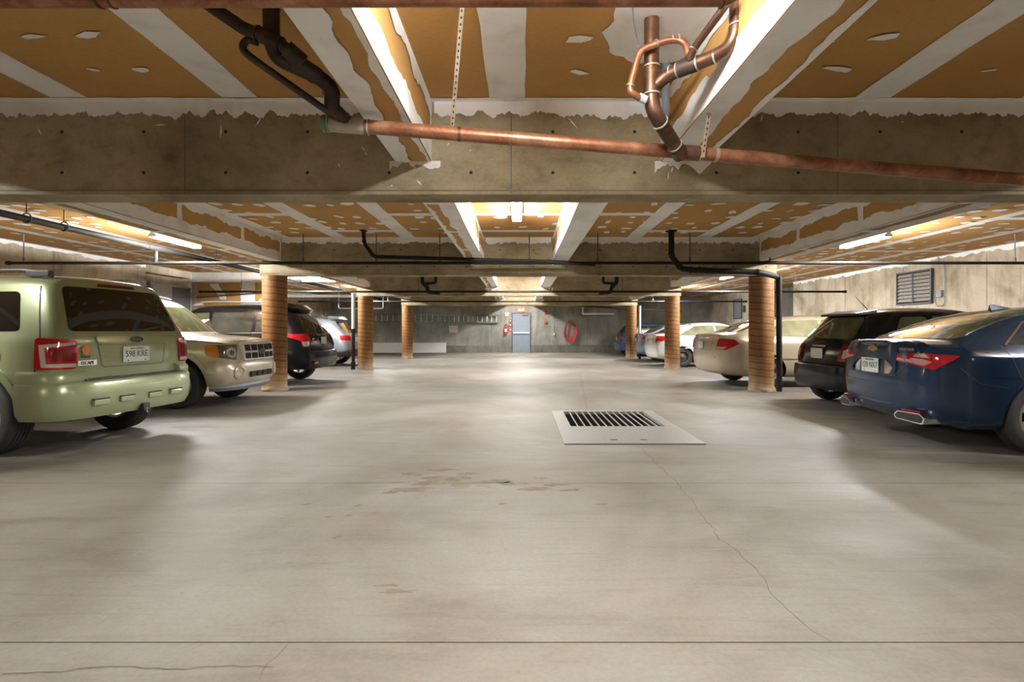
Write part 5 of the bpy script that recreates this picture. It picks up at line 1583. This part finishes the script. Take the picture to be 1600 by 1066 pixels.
# ---------------------------------------------------------------- navy sedan, nearest on the right
ML, MW, MH, MD, MT, MBL = 4.92, .875, 1.415, 1.015, .44, .945
c = Car('navy_sedan', 'glossy navy blue sedan parked tail outwards, nearest car on the right', sedan_rows(ML, MW, MH, MD, MT, MBL, .10), 'paint_navy', (3.74, 5.60), math.radians(-5), (1.10, 3.93), bulge=(.11, .08), wr=.345, arch=.385,
        creases=((4, .5, 0, 12), (6, .25, 0, 4)))
c.put_wheels('ten', 'rim_silver', .235, .235)
sedan_windows(c, ML, MW, MH, MD, MT, MBL, 'glass_smoke', 'glass_olive')
for s in (1, -1):
    A = (math.radians(40), s)
    k0 = .20 * math.sin(A[0]) + .77 * math.cos(A[0])
    lp = c.patch('tail_lamp', rpoly([(k0 - .21, .815), (k0 - .02, .775), (k0 + .09, .86), (k0 + .145, .905), (k0 - .17, .925), (k0 - .24, .885)], .015), A, 'lamp_red', off=.014, step=.04)
    c.patch('clear_band', rpoly([(k0 - .215, .83), (k0 - .10, .805), (k0 - .03, .845), (k0 - .10, .868), (k0 - .225, .875)], .01), A, 'lamp_pink', off=.018, step=.04, parent=lp)
    c.patch('lamp_core', rpoly([(k0 - .20, .888), (k0 - .05, .878), (k0 - .09, .910), (k0 - .18, .912)], .008), A, 'lamp_pink', off=.018, step=.04, parent=lp)
    ln = c.patch('boot_lamp', rpoly([(s * .36, .84), (s * .60, .81), (s * .62, .92), (s * .38, .915)], .015), 'R', 'lamp_red', off=.012, step=.04)
    c.patch('clear_band', rpoly([(s * .38, .85), (s * .58, .825), (s * .58, .855), (s * .40, .872)], .006), 'R', 'lamp_pink', off=.016, step=.04, parent=ln)
    # exhaust finisher let into the valance
    cx, cy = .165, s * .56
    M = Matrix.Translation((.12, cy, .305)) @ Matrix.Rotation(math.radians(-s * 12), 4, 'Z')
    o2 = rpoly([(-.155, -.035), (.155, -.05), (.175, .01), (.12, .05), (-.13, .045), (-.17, .005)], .015)
    Mx = M @ frame_matrix((0, 0, 0), (0, 1, 0), (0, 0, 1)) @ Matrix.Diagonal((s, 1, 1, 1))
    ef = MB().prism(o2, -.05, .14, Mx).build('exhaust_finisher', 'chrome', c.root)
    MB().prism([(a * .90, b * .78) for a, b in o2], -.054, .144, Mx).build('exhaust_opening', 'dark_hole', ef)
    MB().box((.105, s * .58, .368), (.05, .20, .018), Matrix.Rotation(math.radians(-s * 14), 3, 'Z')).build('reflector', 'lamp_dark_red', c.root, bevel=.004)
    v = 'S+' if s > 0 else 'S-'
    c.line('window_bright_strip', [(MT + .34, MBL + .06), (MT + .62, MH - .20), (MT + .98, MH - .105), (2.3, MH - .075), (2.9, MH - .12)], v, .014, 'chrome', off=.008)
    c.line('body_crease', [(.62, .72), (1.2, .70), (2.4, .67)], v, .008, 'paint_navy', off=.006)
    c.line('bumper_seam', [(.36, .80), (.50, .66), (.74, .62)], v, .006)
c.patch('number_recess', rpoly(mirror_poly([(.30, .70), (.34, .775), (.30, .845)]), .02), 'R', 'chrome', off=.004)
c.patch('recess_face', rpoly(mirror_poly([(.215, .70), (.215, .845)]), .01), 'R', 'trim_black', off=.006)
c.plate('120 NX7', 0.0, .775, out=.014)
c.line('boot_seam', [(-.66, .93), (-.36, .69), (.36, .69), (.66, .93)], 'R', .008)
c.line('bumper_line', [(-.62, .60), (.62, .60)], 'R', .008, 'paint_navy', off=.01)
c.line('valance_strip', [(-.72, .40), (-.36, .385), (.36, .385), (.72, .40)], 'R', .018, 'paint_navy', off=.016)
c.patch('lower_valance', rpoly(mirror_poly([(.60, .24), (.66, .335)]), .02), 'R', 'trim_black', off=.006)
sp = c.patch('boot_lip', [(.055 + .03, -.62), (.055, 0), (.085, .62), (.20, .66), (.17, 0), (.20, -.66)], 'T', 'paint_navy', off=.018)
h = c.hit('R', 0, .945)
M = frame_matrix((h.x - .006, 0, .955), (0, -1, 0), (.05, 0, 1))
bow = [(-.09, -.022), (-.028, -.022), (-.022, -.034), (.038, -.034), (.032, -.022), (.09, -.022), (.075, .018), (.026, .018), (.022, .032), (-.038, .032), (-.03, .018), (-.075, .018)]
MB().prism(bow, -.004, .005, M).build('bow_tie_badge', 'emblem_gold', c.root)
h = c.hit('R', -.52, .955)
qa, qb, qu = c.hit('R', -.38, .952), c.hit('R', -.58, .952), c.hit('R', -.48, .975)
qm = c.hit('R', -.48, .952)
tx = (qb - qa).normalized(); ty = (qu - qm); ty = (ty - tx * ty.dot(tx)).normalized(); tn = tx.cross(ty)
lettering('PREMIER', .042, 'chrome', c.root, frame_matrix(qm + tn * .012, tx, ty), 'trim_badge', 1.1)
MB().add([(1.24, -.03, 1.34), (1.24, .03, 1.34), (1.46, .025, 1.37), (1.46, -.025, 1.37), (1.23, 0, 1.415), (1.28, 0, 1.418)], [(0, 3, 2, 1), (0, 1, 4), (1, 2, 5, 4), (2, 3, 5), (3, 0, 4, 5)]).build('shark_fin_antenna', 'paint_navy', c.root)

# ---------------------------------------------------------------- small black hatchback
def bubble_rows(L, W, H):
    return [
        row([.30, .16, .08, .05, .09, .15, .40, .46, .47], W * .80, .27, .56, W * .76, .86, W * .74, .98, W * .56, H - .14, H - .075),
        row([.36, .22, .15, .12, .15, .21, .47, .53, .54], W * .93, .25, .56, W * .89, .87, W * .86, .985, W * .66, H - .125, H - .045),
        row([.50, .40, .35, .33, .35, .40, .66, .70, .72], W * .99, .22, .56, W * .96, .88, W * .92, .985, W * .72, H - .10, H - .02),
        row(1.15, W, .20, .56, W * .975, .88, W * .93, .98, W * .74, H - .085, H),
        row(1.75, W, .20, .56, W * .975, .87, W * .93, .97, W * .735, H - .09, H - .01),
        row([2.25] * 6 + [2.08, 2.06, 2.04], W, .20, .56, W * .97, .86, W * .92, .955, W * .70, H - .13, H - .06),
        row([2.80] * 6 + [2.76, 2.86, 2.90], W, .20, .56, W * .96, .85, W * .90, .935, W * .78, 1.0, 1.03),
        row([2.95] * 6 + [2.94, 2.98, 3.0], W * .99, .21, .56, W * .95, .84, W * .88, .91, W * .74, .955, .975),
        row(3.28, W * .95, .23, .54, W * .88, .76, W * .80, .83, W * .66, .88, .90),
        row([3.44, 3.48, 3.50, 3.50, 3.48, 3.46, 3.42, 3.42, 3.42], W * .80, .27, .52, W * .74, .68, W * .68, .75, W * .56, .79, .80),
    ]
c = Car('black_hatchback', 'small round black hatchback with a roof aerial behind the navy sedan', bubble_rows(3.55, .815, 1.475), 'paint_black', (4.50, 7.92), math.radians(0), (0.62, 2.92), bulge=(.07, .06), wr=.295, arch=.335, creases=((5, .3, 0, 9),))
c.put_wheels('five', 'rim_silver', .185, .19)
c.patch('rear_window', rpoly(mirror_poly([(.60, 1.02), (.50, 1.34)]), .07), 'R', 'glass_olive')
c.both('quarter_window', rpoly([(.68, 1.03), (1.22, 1.02), (1.22, 1.34), (.86, 1.33)], .06), 'glass_olive')
c.both('door_window', rpoly([(1.30, 1.02), (2.56, 1.00), (2.12, 1.32), (1.30, 1.35)], .05), 'glass_olive')
c.patch('windscreen', rpoly(mirror_poly([(.62, 1.05), (.52, 1.36)]), .05), 'F', 'glass_olive')
for s in (1, -1):
    A = (math.radians(36), s)
    lp = c.patch('tail_lamp', rpoly([(.41, .70), (.57, .70), (.61, .86), (.57, .95), (.48, .94)], .03), A, 'lamp_dark_red', off=.014, step=.04)
    c.patch('clear_band', rpoly([(.495, .74), (.555, .74), (.575, .85), (.51, .86)], .02), A, 'lamp_clear', off=.018, step=.04, parent=lp)
    c.patch('reflector', rpoly([(s * .46, .40), (s * .58, .40), (s * .58, .50), (s * .46, .50)], .02), 'R', 'lamp_dark_red', off=.008)
    v = 'S+' if s > 0 else 'S-'
    for x in (1.26, 2.52): c.line('door_seam', [(x, .32), (x, .97)], v)
    c.patch('wing_mirror', rpoly([(2.26, 1.0), (2.44, .99), (2.42, 1.12), (2.28, 1.12)], .03), v, 'paint_black', off=.17, thick=-.06)
    c.patch('headlamp', [(s * .52 + .09 * math.cos(t), .66 + .09 * math.sin(t)) for t in [2 * math.pi * k / 20 for k in range(20)]], 'F', 'lamp_head', off=.01)
c.bumper('rear_bumper', [(.30, .79), (.14, .76), (.02, .60), (-.03, .3), (-.045, 0), (-.03, -.3), (.02, -.60), (.14, -.76), (.30, -.79)], [(-.10, .27), (-.02, .27), (.02, .33), (.035, .48), (.02, .62), (-.03, .65), (-.10, .65)], 'paint_black')
spm = MB()
spm.add([(.34, -.44, 1.395), (.34, .44, 1.395), (.62, .50, 1.448), (.62, -.50, 1.448), (.35, -.44, 1.36), (.35, .44, 1.36), (.60, .50, 1.38), (.60, -.50, 1.38)], [(0, 1, 2, 3), (4, 7, 6, 5), (0, 4, 5, 1), (1, 5, 6, 2), (2, 6, 7, 3), (3, 7, 4, 0)])
spm.build('rear_spoiler', 'paint_black', c.root, bevel=.012)
c.plate('', 0.0, .80, out=.016)
c.line('handle_strip', [(.17, .905), (-.17, .905)], 'R', .022, 'chrome', off=.02)
MB().tube([(.80, 0, 1.47), (.62, 0, 1.66)], [.008, .003], 6).build('aerial', 'trim_black', c.root)
MB().tube([c.hit('R', 0, 1.03) + Vector((-.025, 0, 0)), c.hit('R', .36, 1.07) + Vector((-.02, 0, 0))], .008, 6).build('rear_wiper', 'trim_black', c.root)

# ---------------------------------------------------------------- beige sedan behind the near right column
def simple_sedan(name, label, L, W, H, D, T, B, paint_, pos, rz, wh, wrad, style, rimm, lampz, gl, rear_gl, lamp_shape, rim_r=.20, tail=.10, plate_z=.80):
    c = Car(name, label, sedan_rows(L, W, H, D, T, B, tail), paint_, pos, rz, wh, bulge=(.09, .08), wr=wrad, arch=wrad + .042, creases=((4, .35, 0, 12),))
    c.put_wheels(style, rimm, .205, rim_r)
    sedan_windows(c, L, W, H, D, T, B, gl, rear_gl)
    for s in (1, -1):
        A = (math.radians(40), s)
        k0 = .20 * math.sin(A[0]) + .80 * math.cos(A[0])
        lp = c.patch('tail_lamp', rpoly([(k0 + a, lampz + b) for a, b in lamp_shape], .015), A, 'lamp_red', off=.014, step=.04)
        c.patch('clear_band', rpoly([(k0 - .11, lampz - .085), (k0 + .04, lampz - .085), (k0 + .09, lampz - .045), (k0 - .10, lampz - .045)], .008), A, 'lamp_clear', off=.018, step=.04, parent=lp)
        v = 'S+' if s > 0 else 'S-'
        c.line('rub_strip', [(T + .55, .60), (3.2, .58)], v, .03, paint_, off=.012)
    c.line('boot_seam', [(-.56, D - .06), (-.50, D - .32), (.50, D - .32), (.56, D - .06)], 'R', .007)
    c.line('bumper_line', [(-.66, .60), (.66, .60)], 'R', .02, paint_, off=.014)
    c.patch('lower_valance', rpoly(mirror_poly([(.56, .235), (.60, .29)]), .02), 'R', 'trim_black', off=.004)
    c.plate('', 0.0, plate_z, out=.014)
    return c
simple_sedan('beige_sedan', 'beige sedan parked tail outwards behind the near right column', 4.95, .925, 1.47, 1.07, .60, .96, 'paint_beige', (3.84, 11.20), math.radians(0), (1.08, 3.90), .325, 'seven', 'rim_silver', .86, 'glass_pale', 'glass_smoke',
             [(-.13, -.10), (.10, -.10), (.28, .02), (.20, .10), (-.06, .12)], .20, .10, .84)
simple_sedan('white_sedan', 'white sedan with black steel wheels behind the middle right column', 4.5, .875, 1.42, 1.02, .50, .92, 'paint_white', (4.12, 17.10), math.radians(0), (.98, 3.62), .31, 'steel', 'rim_steel', .85, 'glass_pale', 'glass_smoke',
             [(-.12, -.09), (.04, -.08), (.26, .07), (.20, .11), (-.05, .12)], .19, .10, .82)
simple_sedan('blue_sedan', 'steel blue sedan peeking out beyond the white sedan', 4.5, .87, 1.42, 1.03, .50, .93, 'paint_steelblue', (4.42, 20.05), math.radians(0), (.98, 3.62), .31, 'five', 'rim_silver', .85, 'glass_smoke', 'glass_smoke',
             [(-.10, -.10), (.10, -.10), (.16, .04), (.12, .10), (-.10, .11)], .19, .10, .80)
c = Car('dark_blue_hatchback', 'dark blue hatchback just showing left of the farthest right column', bubble_rows(3.6, .83, 1.48), 'paint_darkblue', (4.35, 23.6), math.radians(0), (0.62, 2.92), bulge=(.07, .06), wr=.295, arch=.335)
c.put_wheels('five', 'rim_silver', .185, .19)
c.patch('rear_window', rpoly(mirror_poly([(.60, 1.02), (.50, 1.34)]), .07), 'R', 'glass_dark')
c.both('door_window', rpoly([(.80, 1.02), (2.52, 1.00), (2.12, 1.32), (.95, 1.34)], .05), 'glass_dark')
for s in (1, -1):
    c.patch('tail_lamp', rpoly([(.50, .72), (.66, .72), (.68, .93), (.54, .93)], .03), (math.radians(36), s), 'lamp_red', off=.014, step=.05)
c.bumper('rear_bumper', [(.30, .80), (.14, .77), (.02, .60), (-.03, .3), (-.045, 0), (-.03, -.3), (.02, -.60), (.14, -.77), (.30, -.80)], [(-.10, .27), (-.02, .27), (.02, .33), (.035, .48), (.02, .62), (-.03, .65), (-.10, .65)], 'paint_darkblue')
c.plate('', 0.0, .80, out=.016)
